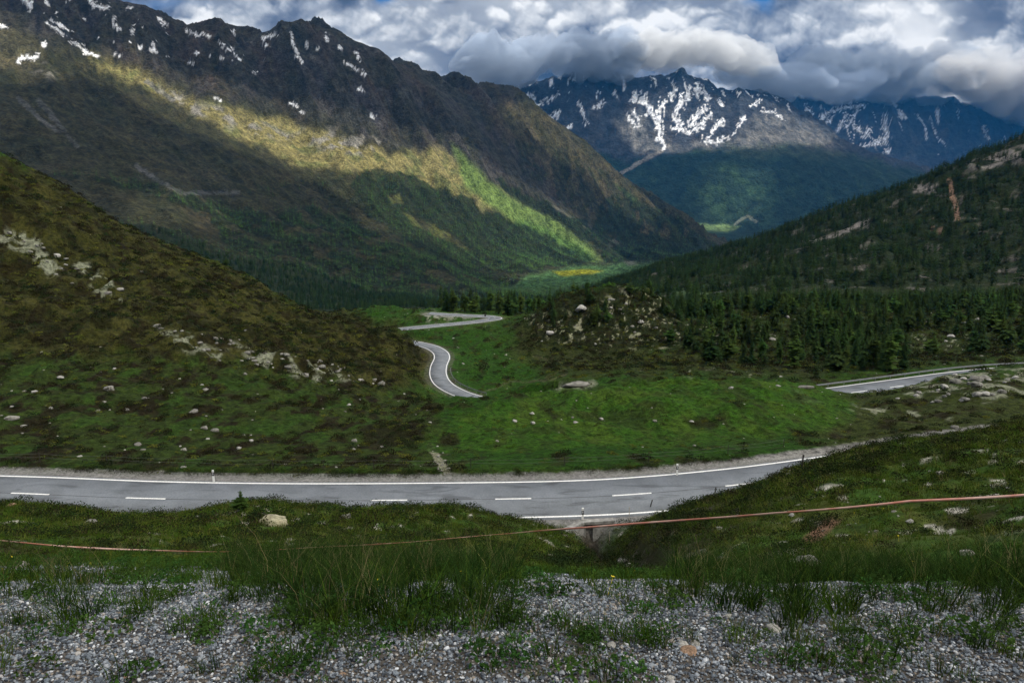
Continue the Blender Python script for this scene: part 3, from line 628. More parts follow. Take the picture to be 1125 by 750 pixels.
# ------------------------------------------------------------ mesh builders
class MB:
    def __init__(s): s.v = []; s.f = []
    def add(s, V, Fs):
        n = len(s.v); s.v += [tuple(p) for p in V]; s.f += [tuple(i + n for i in f) for f in Fs]
    def box(s, c, size, rz=0, bev=0):
        hx, hy, hz_ = [q / 2 for q in size]; V = []
        for z in (-hz_, hz_):
            for x, y in ((-hx, -hy), (hx, -hy), (hx, hy), (-hx, hy)):
                V.append((c[0] + x * math.cos(rz) - y * math.sin(rz), c[1] + x * math.sin(rz) + y * math.cos(rz), c[2] + z))
        s.add(V, [(3, 2, 1, 0), (4, 5, 6, 7), (0, 1, 5, 4), (1, 2, 6, 5), (2, 3, 7, 6), (3, 0, 4, 7)])
    def tube(s, pts, rad, n=6):
        pts = [Vector(p) for p in pts]; rad = rad if isinstance(rad, (list, tuple)) else [rad] * len(pts)
        rings = []
        for i, p in enumerate(pts):
            t = (pts[min(i + 1, len(pts) - 1)] - pts[max(i - 1, 0)]).normalized()
            a = t.orthogonal().normalized() if abs(t.z) > .9 else Vector((0, 0, 1)).cross(t).normalized(); b = t.cross(a)
            rings.append([tuple(p + (a * math.cos(2 * math.pi * j / n) + b * math.sin(2 * math.pi * j / n)) * rad[i]) for j in range(n)])
        V = [q for r_ in rings for q in r_]; Fs = []
        for i in range(len(pts) - 1):
            for j in range(n):
                Fs.append((i * n + j, i * n + (j + 1) % n, (i + 1) * n + (j + 1) % n, (i + 1) * n + j))
        Fs += [tuple(range(n))[::-1], tuple((len(pts) - 1) * n + j for j in range(n))]
        s.add(V, Fs)
    def mesh(s, name, material, smooth=False):
        me = bpy.data.meshes.new(name); me.from_pydata(s.v, [], s.f); me.update()
        me.materials.append(material)
        if smooth: me.polygons.foreach_set('use_smooth', [True] * len(me.polygons))
        return me
def part(name, mb, material, parent, smooth=False, **kw): return link(name, mb.mesh(name, material, smooth), parent, **kw)

M_white = plain('white painted line', (.72, .72, .70), .7, noise=9, var=.25)
M_plastic = plain('white post plastic', (.78, .78, .76), .5); M_black = plain('black band', (.02, .02, .022), .6)
M_refl = plain('reflector', (.7, .72, .75), .15, .8)
M_conc = plain('weathered concrete', (.23, .225, .21), .9, noise=3, var=.35)
M_dark = plain('black opening panel', (.012, .012, .012), 1)
M_steel = plain('galvanised steel', (.17, .18, .19), .6, .3, noise=4, var=.2, metal=.5)
M_wood = plain('grey weathered wood', (.16, .14, .12), .9, noise=12, var=.4); M_stake = plain('dark stake', (.035, .03, .028), .9)
M_palewood = plain('pale bare stick', (.30, .26, .20), .9)
M_wire = plain('fence wire', (.12, .13, .12), .6)

# asphalt: grey, with coarse patches, wheel polish and a darker repair here and there
M_road, nt, b_ = mat('asphalt')
co = nt.new('ShaderNodeTexCoord').outputs['Object']
a1 = nt.noise(co, .35, 5, .6); a2 = nt.noise(co, 6, 4, .6); a3 = nt.noise(co, 40, 2, .6)
f = nt.math('MULTIPLY', nt.maprange(a1, .3, .7, .82, 1.15), nt.math('MULTIPLY', nt.maprange(a2, .3, .7, .88, 1.12), nt.maprange(a3, .3, .7, .85, 1.15)))
stain = nt.maprange(nt.noise(nt.vmath('MULTIPLY', co, (.22, .9, 1)), 1.0, 4, .6, .6), .53, .66, 1, .62)
nt.put(b_.inputs['Base Color'], nt.mix(1, (.143, .157, .173), nt.math('MULTIPLY', f, stain), 'MULTIPLY')); b_.inputs['Roughness'].default_value = .82; b_.inputs['Specular IOR Level'].default_value = .25
M_seam = plain('tar seam', (.05, .05, .055), .7)

def frame2(Cc):
    T_ = np.gradient(Cc[:, :2], axis=0); T_ /= np.linalg.norm(T_, axis=1)[:, None]
    return np.stack([-T_[:, 1], T_[:, 0]], 1)
def ribbon(name, Cc, a, b, dz, material, parent=None, skirt=0, **kw):
    N_ = frame2(Cc); n = len(Cc)
    A = np.column_stack([Cc[:, :2] + N_ * a, Cc[:, 2] + dz]); B = np.column_stack([Cc[:, :2] + N_ * b, Cc[:, 2] + dz])
    V = [A, B]; Q = []
    i = np.arange(n - 1)
    Q.append(np.stack([i, i + 1, n + i + 1, n + i], 1)[:, ::-1])
    if skirt:
        A2 = A.copy(); A2[:, 2] -= skirt; B2 = B.copy(); B2[:, 2] -= skirt; V += [A2, B2]
        Q.append(np.stack([2 * n + i, 2 * n + i + 1, i + 1, i], 1)[:, ::-1]); Q.append(np.stack([n + i, n + i + 1, 3 * n + i + 1, 3 * n + i], 1)[:, ::-1])
    return link(name, mesh_from(name, np.concatenate(V), np.concatenate(Q), None, material, False), parent, **kw)
def arc_at_u(Cc, u):
    pu, _ = proj(Cc[:, 0], Cc[:, 1], Cc[:, 2]); return int(np.argmin(np.abs(pu - u)))
def road(Cc, dash0, dash_len, period, step, lw=.2, half=3.45):
    rd = ribbon('road', Cc, half, -half, 0, M_road, skirt=.3, kind='structure')
    for sg in (1, -1): ribbon('edge_line', Cc, sg * (half - .3) + lw / 2, sg * (half - .3) - lw / 2, .012, M_white, rd)
    fine = worldcurve(Cc[::4], .35)
    ln = np.concatenate([[0], np.cumsum(np.linalg.norm(np.diff(fine, axis=0), axis=1))])
    pu, pv = proj(fine[:, 0], fine[:, 1], fine[:, 2]); ok = (pu > -120) & (pu < 1250)
    if Cc is near_road: ribbon('tar_seam', fine, .03, -.05, .006, M_seam, rd)
    s0 = ln[arc_at_u(fine, dash0)]; k_ = -2
    while True:
        a_ = s0 + k_ * period; k_ += 1
        if a_ > ln[-1] - dash_len: break
        if a_ < 0: continue
        seg = np.where((ln >= a_) & (ln <= a_ + dash_len))[0]
        if len(seg) < 4 or not ok[seg].any(): continue
        ribbon('lane_dash', fine[seg], lw * .42, -lw * .42, .014, M_white, rd)
    return rd
road(near_road, 12, 3.3, 9.5, .5, .2)
road(right_road, 935, 4, 9.5, .8, .26, 4.2)
road(bend_road, 500, 2, 6, .8, .19, 2.45)

# marker posts
def marker_post():
    t = thing('marker_post', '', 'road marker post')
    pb = MB(); W = .078
    prof = [(-W, -.05), (W, -.05), (W * .75, .04), (-W * .75, .04)]
    def prism(mb, z0, z1, grow=0, slant=0):
        V = [(x * (1 + grow), y * (1 + grow), z0 + slant * (x / W)) for x, y in prof] + [(x * (1 + grow), y * (1 + grow), z1 + slant * (x / W)) for x, y in prof]
        mb.add(V, [(3, 2, 1, 0), (4, 5, 6, 7), (0, 1, 5, 4), (1, 2, 6, 5), (2, 3, 7, 6), (3, 0, 4, 7)])
    prism(pb, -.15, .60); prism(pb, .92, 1.10); part('post', pb, M_plastic, t)
    bb = MB(); prism(bb, .60, .92, .0); bd_ = part('black_band', bb, M_black, t)
    rb = MB(); rb.box((0, -.056, .79), (.05, .008, .16)); part('reflector', rb, M_refl, bd_)
    return t
def copy_tree(o, parent=None):
    c = o.copy(); scene.collection.objects.link(c); c.parent = parent
    for ch in list(o.children): copy_tree(ch, c)
    return c
mp = marker_post(); first = True
for (u, v, lab) in ((640, 571.5, 'white marker post with black band standing on the near verge above the concrete culvert'), (235, 528.5, 'white marker post on the far verge of the road, beside the left dashes'), (743.5, 521.5, 'white marker post on the far verge just before the gravel lay-by')):
    o = mp if first else copy_tree(mp); first = False
    zt = -22.98; Y = -zt / float(slope(v)); X, _ = unproj(u, v, Y); o.location = (float(X), Y, float(ground_z(X, Y)[0])); o['label'] = lab; o['group'] = 'white road marker posts'

# wire fence beyond the near road
fe = thing('wire_fence', 'low wire fence on thin posts running along the far verge of the near road', 'fence')
tops = []
for i, u in enumerate((-95, -20, 55, 156, 265, 330, 395, 515, 633, 745, 850, 921)):
    i_ = arc_at_u(near_road, u); N_ = frame2(near_road)[i_]
    x, y = near_road[i_, 0] + N_[0] * 6.6, near_road[i_, 1] + N_[1] * 6.6; z = float(ground_z(x, y)[0])
    mb = MB(); mb.tube([(x, y, z - .3), (x + .02 * (i % 3 - 1), y, z + .92)], [.035, .03], 6); part('post', mb, M_stake, fe); tops.append((x, y, z))
for hgt in (.82, .5):
    mb = MB(); pts = []
    for (a, b) in zip(tops[:-1], tops[1:]):
        for t in np.linspace(0, 1, 8, endpoint=False): pts.append((a[0] + (b[0] - a[0]) * t, a[1] + (b[1] - a[1]) * t, a[2] + (b[2] - a[2]) * t + hgt - .12 * 4 * t * (1 - t)))
    pts.append((tops[-1][0], tops[-1][1], tops[-1][2] + hgt)); mb.tube(pts, .0065, 4); part('wire', mb, M_wire, fe)

# stakes and sticks on the bank
for (u, v, hgt, lean, m_, nm, lab) in ((784, 546, .75, .12, M_stake, 'stake', 'short black leaning stake at the edge of the dark shrubs beside the road'), (879.5, 518, .8, .05, M_stake, 'stake', 'black upright stake on the bank in front of the gravel lay-by'), (714, 557, .6, .25, M_stake, 'stake', 'small black stake leaning on the mound above the culvert'),
                                ((691), 571, 1.0, -.03, M_palewood, 'stick', 'thin pale stick standing in the shrubs right of the culvert'), (669, 596, .75, .0, M_palewood, 'stick', 'thin pale stick standing below the culvert wall'), (602, 584, .3, .0, M_palewood, 'stick', 'very short pale stick on the grass mound left of the culvert')):
    p = pick(u, v, 4, 8.2); o = thing(nm, lab, 'stake' if nm == 'stake' else 'stick', tuple(p)); mb = MB(); w_ = .045 if nm == 'stake' else .022
    mb.tube([(0, 0, -.25), (lean * hgt * .5, 0, hgt * .5), (lean * hgt, 0, hgt)], [w_, w_ * .95, w_ * .8], 7); part('shaft', mb, m_, o)
    mb = MB(); mb.tube([(lean * hgt, 0, hgt - .02), (lean * hgt * 1.05, 0, hgt + .05)], [w_ * 1.15, w_ * .9], 7); part('cap', mb, m_, o)
p = pick(533, 347.5, 13.5, 16); o = thing('bollard', 'tiny dark bollard at the outer edge of the hairpin bend', 'bollard', tuple(p)); mb = MB(); mb.tube([(0, 0, -.2), (0, 0, .9), (0, 0, 1.0)], [.3, .28, .12], 10); part('shaft', mb, M_stake, o)

# culvert
cu = thing('culvert', 'low concrete culvert with angled wing wall and dark opening below the near road', 'culvert', (0, 0, 0))
zt = -22.93
def at(u, Y, z): X, _ = unproj(u, 375 + F * math.tan(math.atan(-z / Y) - PITCH), Y); return Vector((float(X), Y, z))
P1, P2, P3 = at(621, 43.9, zt), at(640, 45.35, zt), at(674, 45.6, zt)
def wall(mb, a, b, th, z0, z1, off=0):
    dv = (b - a); L_ = dv.length; ang = math.atan2(dv.y, dv.x); c = (a + b) / 2
    mb.box((c.x - math.sin(ang) * off, c.y + math.cos(ang) * off, (z0 + z1) / 2), (L_, th, z1 - z0), ang)
cu.location = tuple(P2)
def loc(v): return v - P2
mb = MB(); wall(mb, loc(P1), loc(P2), .34, -1.5, -.12); part('wing_wall', mb, M_conc, cu)
mb = MB(); wall(mb, loc(P1) + Vector((-.1, 0, 0)), loc(P2), .48, -.117, .08); wall(mb, loc(P2) + Vector((.003, 0, 0)), loc(P3), .5, -.12, .083); part('coping', mb, M_conc, cu)
mb = MB(); dd = (P3 - P2).normalized(); A_ = loc(P2); mb2 = MB()
wall(mb, A_ + dd * .75, loc(P3), .34, -1.5, -.124); wall(mb, A_, A_ + dd * .2, .34, -1.5, -.124); part('headwall', mb, M_conc, cu)
wall(mb2, A_ + dd * .2, A_ + dd * .75, .05, -1.5, -.124, off=.12); part('opening', mb2, M_dark, cu)  # near-black panel standing in for the shade inside the culvert

# guard rails
def guard(Cc, i0, i1, off, lab):
    N_ = frame2(Cc); g = thing('guard_rail', lab, 'guard rail'); g['group'] = 'steel guard rails'
    pts = [(Cc[i, 0] + N_[i, 0] * off, Cc[i, 1] + N_[i, 1] * off, Cc[i, 2]) for i in range(i0, i1)]
    mb = MB(); n = len(pts); prof = [(0, .42), (.04, .48), (0, .56), (.04, .64), (0, .72), (-.03, .72), (-.03, .42)]
    V = []
    for (x, y, z), nn_ in zip(pts, N_[i0:i1]):
        sgn = -1 if off > 0 else 1
        V += [(x + nn_[0] * a * sgn, y + nn_[1] * a * sgn, z + b) for a, b in prof]
    k7 = len(prof); Fs = [(i * k7 + j, i * k7 + (j + 1) % k7, (i + 1) * k7 + (j + 1) % k7, (i + 1) * k7 + j) for i in range(n - 1) for j in range(k7)]
    mb.add(V, Fs); part('rail', mb, M_steel, g)
    for i in range(0, n, 5):
        mb = MB(); x, y, z = pts[i]; mb.box((x + N_[i0 + i][0] * .08 * (1 if off > 0 else -1), y + N_[i0 + i][1] * .08 * (1 if off > 0 else -1), z + .17), (.1, .1, 1.0)); part('post', mb, M_steel, g)
guard(right_road, arc_at_u(right_road, 895), arc_at_u(right_road, 1150), 4.6, 'steel guard rail along the far edge of the road in front of the trees')
ia = int(np.argmin(np.abs(bend_road[:, 1] - 152))); ib = int(np.argmin(np.abs(bend_road[:80, 1] - 178)))
guard(bend_road, min(ia, ib), max(ia, ib), -3.3, 'steel guard rail on the outer side of the narrow curved road below the green mound')

# striped fence tape across the foreground
tp_ = [(-120, 590, 9.9), (-60, 594, 9.7), (0, 597, 9.5), (60, 600, 9.3), (130, 603.5, 9.1), (240, 606, 8.8), (350, 602.5, 8.6), (450, 595, 8.2), (560, 585.5, 7.8), (700, 575, 7.3), (850, 563.5, 6.8), (1000, 552.5, 6.4), (1125, 542.5, 6.0), (1250, 534, 5.7), (1400, 526, 5.4)]
W3 = []
for u, v, Y in tp_:
    X, Z = unproj(u, v, Y); W3.append((float(X), Y, float(Z)))
W3 = worldcurve(W3, .05)
gz_ = ground_z(W3[:, 0], W3[:, 1]) + .05; W3[:, 2] = np.maximum(W3[:, 2], gz_); kz = np.exp(-.5 * (np.arange(-40, 41) / 14.) ** 2); kz /= kz.sum(); W3[:, 2] = np.convolve(np.pad(W3[:, 2], 40, 'edge'), kz, 'valid')
tl_ = np.concatenate([[0], np.cumsum(np.linalg.norm(np.diff(W3, axis=0), axis=1))])
ang = 1.15 + .5 * np.sin(tl_ * .55) + .35 * np.sin(tl_ * 1.7 + 1)
T_ = np.gradient(W3, axis=0); T_ /= np.linalg.norm(T_, axis=1)[:, None]; B_ = np.cross(T_, [0, 0, 1.0]); B_ /= np.linalg.norm(B_, axis=1)[:, None]; Nn = np.cross(B_, T_)
dirv = B_ * np.cos(ang)[:, None] + Nn * np.sin(ang)[:, None]; nrm = np.cross(T_, dirv)
hw, ht = .012, .0015
V = np.stack([W3 + dirv * hw + nrm * ht, W3 - dirv * hw + nrm * ht, W3 - dirv * hw - nrm * ht, W3 + dirv * hw - nrm * ht], 1).reshape(-1, 3)
i = np.arange(len(W3) - 1)[:, None] * 4
Q = np.concatenate([np.concatenate([i + j, i + (j + 1) % 4, i + 4 + (j + 1) % 4, i + 4 + j], 1) for j in range(4)])
M_tape, nt, b_ = mat('red and white tape'); co = nt.new('ShaderNodeTexCoord').outputs['Object']
w_ = nt.maprange(nt.noise(co, 2.6, 3, .6), .40, .62)
nt.put(b_.inputs['Base Color'], nt.mix(w_, (.58, .23, .17), (.70, .47, .40))); b_.inputs['Roughness'].default_value = .5
link('fence_tape', mesh_from('fence_tape', V, Q, None, M_tape, False), label='pale red fence tape stretched low across the bank in front of the road', category='tape')
print('furniture', round(time.time() - T0, 1))

# ------------------------------------------------------------ rocks
def rock_mesh(name, seed, sub=3, flat=.62, rough=.32, material=None):
    bm = bmesh.new(); bmesh.ops.create_icosphere(bm, subdivisions=sub, radius=1)
    rr_ = random.Random(seed); cuts = [(Vector((rr_.gauss(0, 1), rr_.gauss(0, 1), rr_.gauss(0, .8))).normalized(), rr_.uniform(.55, .85)) for _ in range(9)]
    for v in bm.verts:
        p_0 = v.co.copy()
        for n_, d_0 in cuts:
            e = p_0.dot(n_) - d_0
            if e > 0: p_0 -= n_ * e * .92
        nz = float(fbm(p_0.x * 1.7 + seed * 9.1, p_0.y * 1.7 + p_0.z * 2.3, 4, 200 + seed))
        v.co = p_0 * (1 + rough * nz); v.co.z *= flat
    me = bpy.data.meshes.new(name); bm.to_mesh(me); bm.free(); me.materials.append(material)
    me.polygons.foreach_set('use_smooth', [True] * len(me.polygons))
    return me
M_rock = plain('lichened rock', (.185, .18, .16), .9, .1, noise=2.2, var=.45, rnd=.25)
M_yrock = plain('yellowish lichened boulder', (.27, .25, .165), .9, .1, noise=2.6, var=.4)
M_wrock = plain('pale quartz rock', (.31, .30, .275), .85, .1, noise=3, var=.3)
M_orock = plain('rusty stone', (.25, .165, .11), .9, .1, noise=3, var=.35)
RM = [rock_mesh('boulder', 1 + i, 3, .5 + .06 * i, .3, M_rock) for i in range(5)]
YM = rock_mesh('boulder', 31, 3, .55, .3, M_yrock); WM = [rock_mesh('boulder', 41 + i, 3, .6, .35, M_wrock) for i in range(3)]; OM = rock_mesh('boulder', 51, 3, .5, .3, M_orock)
def boulder(u, v, wpx, lab, me=None, grp=None, cat='boulder', lmin=0, lmax=16, name='boulder', asp=None):
    p_1 = pick(u, v, lmin, lmax); r_ = wpx / 2 / F * p_1[1] * 1.0
    o = link(name, me or random.choice(RM)); o.location = (p_1[0], p_1[1], p_1[2] + r_ * .12)
    a = asp or (random.uniform(.85, 1.15), random.uniform(.8, 1.1), random.uniform(.8, 1.2))
    o.scale = (r_ * a[0], r_ * a[1], r_ * a[2]); o.rotation_euler = (random.uniform(-.2, .2), random.uniform(-.2, .2), random.uniform(-.5, .5))
    o['label'] = lab; o['category'] = cat
    if grp: o['group'] = grp
    return o
SING = [
 (302, 577, 44, 'large yellow-grey lichened boulder behind the tall grass at the road edge', YM), (288, 568, 16, 'grey rock leaning against the back of the yellow-grey boulder', RM[1]),
 (14, 460, 20, 'wide pale boulder on the grass slope close to the left border', RM[0]), (139, 450, 7, 'small white stone on the left slope, above the pair of flat rocks', WM[0]),
 (225, 470, 12, 'upper of two flat grey rocks lying side by side on the left slope', RM[2]), (236, 474, 12, 'lower of two flat grey rocks lying side by side on the left slope', RM[3]),
 (151, 489, 12, 'flat grey rock alone in the grass above the road and left marker post', RM[4]), (201, 513, 8, 'small grey stone in grass just above the far road verge', RM[0]),
 (120, 428, 14, 'dark grey angular rock cluster top on the left slope', RM[2]), (226, 429, 10, 'grey knobbly rock on the left slope above the pair of flat rocks', RM[1]),
 (66, 416, 9, 'small pale round rock high on the lower left slope', WM[1]), (212, 453, 12, 'low pale slab in grass between the knobbly rock and the flat pair', RM[3]),
 (101, 574, 15, 'flat bluish stone on the mound in front of the left road end', RM[0]), (46, 562, 9, 'rounded stone near the mound crest at the left road end', RM[4]), (12, 556, 14, 'reddish stone on the mound crest at the left border', OM),
 (380, 571, 18, 'purplish grey stone on the mound crest left of the tape', RM[2]), (216, 568, 8, 'small grey stone on the mound crest, left of the sapling', RM[1]),
 (632, 425, 34, 'broad flat pale rock slab on the crest of the green mound', RM[3]), (661, 461, 8, 'small white stone on the bright green meadow below the slab', WM[2]),
 (886, 426, 20, 'grey outcrop block at the crest left of the right-hand road', RM[0]), (1062, 610, 20, 'white flat stone on the grassy slope below the tape', WM[0]), (1000, 573, 12, 'small white stone just below the tape on the right slope', WM[1]),
 (868, 522, 14, 'flat pale stone on the slope above the tape near the dark stake', WM[2]), (1034, 522, 16, 'pale slab in the turf above the tape on the right slope', RM[1]), (796, 615, 24, 'pale pointed slab sticking out of the shrubs above the tall grass', RM[0]),
 (705, 638, 12, 'round whitish stone in front of the dark shrubs at the gully end', WM[0]), (884, 622, 44, 'large streaked grey-white rock face behind the right tall grass', RM[3]), (846, 634, 24, 'pale streaky rock just left of the large streaked rock face', WM[1]),
 (623, 620, 12, 'white stone topmost in the rusty rubble of the gully', WM[2]), (604, 612, 12, 'white flat stone on the grass above the rusty rubble', WM[0]), (612, 618, 16, 'rusty brown stone beside the white stone in the gully rubble', OM),
 (645, 622, 14, 'tan stone in the middle of the gully rubble', OM), (655, 628, 14, 'grey stone lowest in the gully rubble', RM[1]), (686, 618, 18, 'dark grey flat rock at the far side of the gully stream', RM[2]), (695, 626, 22, 'dark slab at the foot of the shrub bank in the gully', RM[4]), (672, 622, 12, 'small grey rock between tan stone and dark slab in the gully', RM[0]),
 (524, 623, 10, 'white stone in the hollow behind the tall grass', WM[1]), (453, 608, 10, 'white stone just under the tape behind the tall grass', WM[2]),
 (535, 655, 12, 'flat white stone among grass at the gravel edge', WM[0]), (485, 645, 16, 'grey stone half hidden in grass at the gravel edge', RM[2]),
 (750, 708, 18, 'white rounded cobble on the gravel next to the tan cobble', WM[1]), (764, 708, 16, 'blue-grey cobble touching the white cobble on the gravel', RM[1]), (758, 716, 26, 'tan flat cobble in front of the white cobble on the gravel', OM),
 (800, 677, 14, 'pale cobble at the foot of the right grass', WM[0]), (850, 692, 26, 'broad pale cobble on the gravel at the right of the bare patch', WM[2]), (734, 688, 12, 'grey cobble at the edge of the dirt hollow in the gravel', RM[0]), (378, 741, 9, 'small orange pebble at the bottom edge of the gravel', OM), (136, 744, 7, 'small reddish pebble in the left gravel', OM),
 (672, 710, 14, 'light cobble in the gravel centre', WM[1]), (735, 746, 16, 'light cobble at the bottom edge below the tan cobble', WM[0]), (22, 625, 26, 'low pale rock behind the grass at the left border', RM[3]), (1048, 470, 12, 'small rock on the slope crest right of the lay-by', RM[0]), (790, 521 + 60, 10, 'small stone among shrubs under the tape', WM[0]), (870, 575 - 8, 12, 'whitish stone just above the tape on the shrub slope edge', WM[1]),
]
for (u, v, w, lab, me_) in SING: boulder(u, v, w * (.8 if v < 520 and u < 400 else .9), lab, me_, asp=(1.1, .6, .45) if u in (632, 886) else None, cat='boulder' if w > 13 and v < 640 else 'stone', lmin=0 if v > 600 else 4)
def scatter_rocks(n, poly_px, w0, w1, lab, grp, lmin, lmax, white=.25):
    P = np.array(poly_px); xs, ys = P[:, 0], P[:, 1]; c = 0
    while c < n:
        u, v = random.uniform(xs.min(), xs.max()), random.uniform(ys.min(), ys.max())
        ins = False
        for i in range(len(P)):
            (ax, ay), (bx, by) = P[i], P[(i + 1) % len(P)]
            if ((ay > v) != (by > v)) and u < (bx - ax) * (v - ay) / (by - ay) + ax: ins = not ins
        if not ins: continue
        boulder(u, v, w0 + (w1 - w0) * random.random() ** 2.2, lab, random.choice(WM) if random.random() < white else None, grp, 'stone', lmin, lmax, 'rock'); c += 1
scatter_rocks(42, [(0, 400), (300, 400), (420, 440), (440, 515), (0, 505)], 3, 8, 'one of the small pale stones strewn over the lower left meadow slope', 'pale stones on the lower left slope', 8, 13)
scatter_rocks(60, [(170, 358), (250, 372), (400, 408), (430, 425), (330, 415), (230, 395)], 3, 10, 'one of the grey blocks in the rocky band across the left hillside', 'grey blocks of the rocky band on the left hillside', 9, 13.2, .2)
scatter_rocks(16, [(0, 250), (60, 270), (140, 325), (110, 330), (30, 285)], 4, 10, 'one of the broken stones in the scree high on the left hillside', 'scree stones high on the left hillside', 9, 13.2, .1)
scatter_rocks(26, [(800, 560), (900, 515), (1000, 500), (1120, 480), (1120, 610), (900, 610), (830, 600)], 3, 10, 'one of the small white stones in the turf of the right slope', 'white stones in the turf of the right slope', 4.4, 7, .6)
scatter_rocks(30, [(960, 445), (1010, 430), (1060, 414), (1120, 408), (1120, 430), (1060, 440), (1000, 446)], 5, 18, 'one of the pale blocks of the outcrop in front of the right-hand road', 'pale blocks of the outcrop by the right-hand road', 9, 11, .4)
scatter_rocks(14, [(590, 350), (640, 325), (720, 322), (730, 360), (660, 378), (600, 372)], 4, 13, 'one of the pale crags on the rocky wooded knoll', 'pale crags of the rocky knoll', 13, 15, .5)
scatter_rocks(18, [(470, 489), (482, 489), (502, 524), (482, 524)], 2.5, 6, 'one of the grey stones in the dry stream bed above the road', 'stones of the dry stream bed', 8, 10.5, .3)
scatter_rocks(16, [(550, 425), (850, 410), (920, 440), (930, 480), (700, 470), (560, 470)], 2.5, 7, 'one of the few small stones on the bright green mound', 'stones on the green mound', 9, 10.6, .6)
scatter_rocks(14, [(740, 355), (860, 345), (1120, 352), (1120, 392), (960, 396), (780, 392)], 4, 10, 'one of the pale rocks showing between the trees right of the knoll', 'pale rocks between the conifers', 12.5, 15.2, .6)
scatter_rocks(12, [(590, 604), (640, 608), (715, 616), (725, 628), (660, 634), (615, 628)], 4, 9, 'one of the small stones of the gully rubble', 'small rubble stones in the gully', 4, 6.5, .4)
scatter_rocks(12, [(30, 560), (250, 565), (560, 575), (560, 600), (300, 598), (30, 590)], 3, 7, 'one of the small stones in the turf of the mound before the road', 'stones on the mound before the road', 4.5, 7, .4)
print('rocks', round(time.time() - T0, 1))
# ------------------------------------------------------------ plants
def leaf_mat(name, col, rnd=.35, tr=.25):
    m_, nt, b_ = mat(name); b_.inputs['Roughness'].default_value = .9; b_.inputs['Specular IOR Level'].default_value = .04
    oi = nt.new('ShaderNodeObjectInfo').outputs['Random']
    geo = nt.new('ShaderNodeNewGeometry').outputs['Random Per Island']
    hs = nt.new('ShaderNodeHueSaturation'); nt.put(hs.inputs['Value'], nt.math('MULTIPLY', nt.maprange(oi, 0, 1, 1 - rnd, 1 + rnd, False), nt.maprange(geo, 0, 1, .7, 1.3, False)))
    nt.put(hs.inputs['Hue'], nt.maprange(nt.math('FRACT', nt.math('MULTIPLY', oi, 13.7)), 0, 1, .47, .515, False)); nt.put(hs.inputs['Color'], col)
    nt.put(b_.inputs['Base Color'], hs.outputs[0])
    if tr:
        t_ = nt.new('ShaderNodeBsdfTranslucent'); nt.put(t_.inputs[0], hs.outputs[0]); mx_ = nt.new('ShaderNodeMixShader'); mx_.inputs[0].default_value = tr
        nt.l.new(b_.outputs[0], mx_.inputs[1]); nt.l.new(t_.outputs[0], mx_.inputs[2]); nt.l.new(mx_.outputs[0], nt.n['Material Output'].inputs['Surface'])
    return m_
M_needle = leaf_mat('dark conifer needles', (.021, .044, .012)); M_larch = leaf_mat('larch needles', (.040, .080, .016)); M_bark = plain('bark', (.09, .07, .055), .95, noise=6, var=.4)
M_fneedle = leaf_mat('far conifer needles', (.044, .100, .022), .3, 0); M_flarch = leaf_mat('far larch needles', (.060, .125, .032), .3, 0)
def crown_geo(seed, whorls, nb, seg, rad=.2, base=.1, droop=.25, loose=0.0, clump=1):
    """Needle-laden boughs in whorls on a unit-high stem."""
    q = random.Random(seed); V, Fs = [], []
    lop = q.uniform(0, 6.28)
    for w in range(whorls):
        t = max(0, (w + q.uniform(-.3, .3)) / whorls); z = base + (1 - base) * t ** .95
        L0 = rad * ((1 - t) ** .8) * (.75 + .25 * math.sin(t * 9 + seed)) + .012
        if t < .12: L0 *= .75
        for b in range(nb):
            if q.random() < loose: continue
            a = 2 * math.pi * (b + .5 * (w % 2)) / nb + q.uniform(-.35, .35); Lb = L0 * q.uniform(.6, 1.2) * (1 + .2 * math.cos(a - lop))
            ca, sa = math.cos(a), math.sin(a)
            for c in range(clump):
                off = q.uniform(-.5, .5) * (clump > 1); a2 = a + off; ca, sa = math.cos(a2), math.sin(a2); L2 = Lb * (1 if c == 0 else q.uniform(.5, .95))
                wd = L2 * q.uniform(.22, .34); up = q.uniform(.0, .18)
                prev = None
                for s_ in range(seg + 1):
                    f_ = s_ / seg; rr_ = L2 * f_; zz = z + L2 * (up * f_ - droop * 1.6 * f_ * f_) + q.uniform(-.006, .006)
                    ww = wd * (math.sin(math.pi * min(1, .18 + f_ * .82)) * q.uniform(.7, 1.25)) if s_ < seg else 0.002
                    cx, cy_ = ca * rr_, sa * rr_
                    l_ = (cx - sa * ww, cy_ + ca * ww, zz - ww * .35); r_ = (cx + sa * ww, cy_ - ca * ww, zz - ww * .35); m_0 = (cx, cy_, zz)
                    i0 = len(V); V += [l_, m_0, r_]
                    if prev is not None: Fs += [(prev, prev + 1, i0 + 1, i0), (prev + 1, prev + 2, i0 + 2, i0 + 1)]
                    prev = i0
    # leader
    i0 = len(V); V += [(.006, 0, .93), (-.006, 0, .93), (0, 0, 1.0)]; Fs.append((i0, i0 + 1, i0 + 2))
    return V, Fs
def crown_mesh(name, material, *a, **k_):
    V, Fs = crown_geo(*a, **k_); me = bpy.data.meshes.new(name); me.from_pydata(V, [], Fs); me.materials.append(material); me.update(); return me
def trunk_mesh(material, r0=.017):
    mb = MB(); mb.tube([(0, 0, -.06), (0, 0, .1), (.004, .002, .5), (0, 0, .95)], [r0 * 1.2, r0, r0 * .6, r0 * .12], 6)
    for k_ in range(7):
        a = k_ * 2.4; z = .08 + k_ * .07; mb.tube([(0, 0, z), (math.cos(a) * .09, math.sin(a) * .09, z + .01)], [.004, .0015], 3)
    return mb.mesh('trunk', material)
TRUNK = trunk_mesh(M_bark)
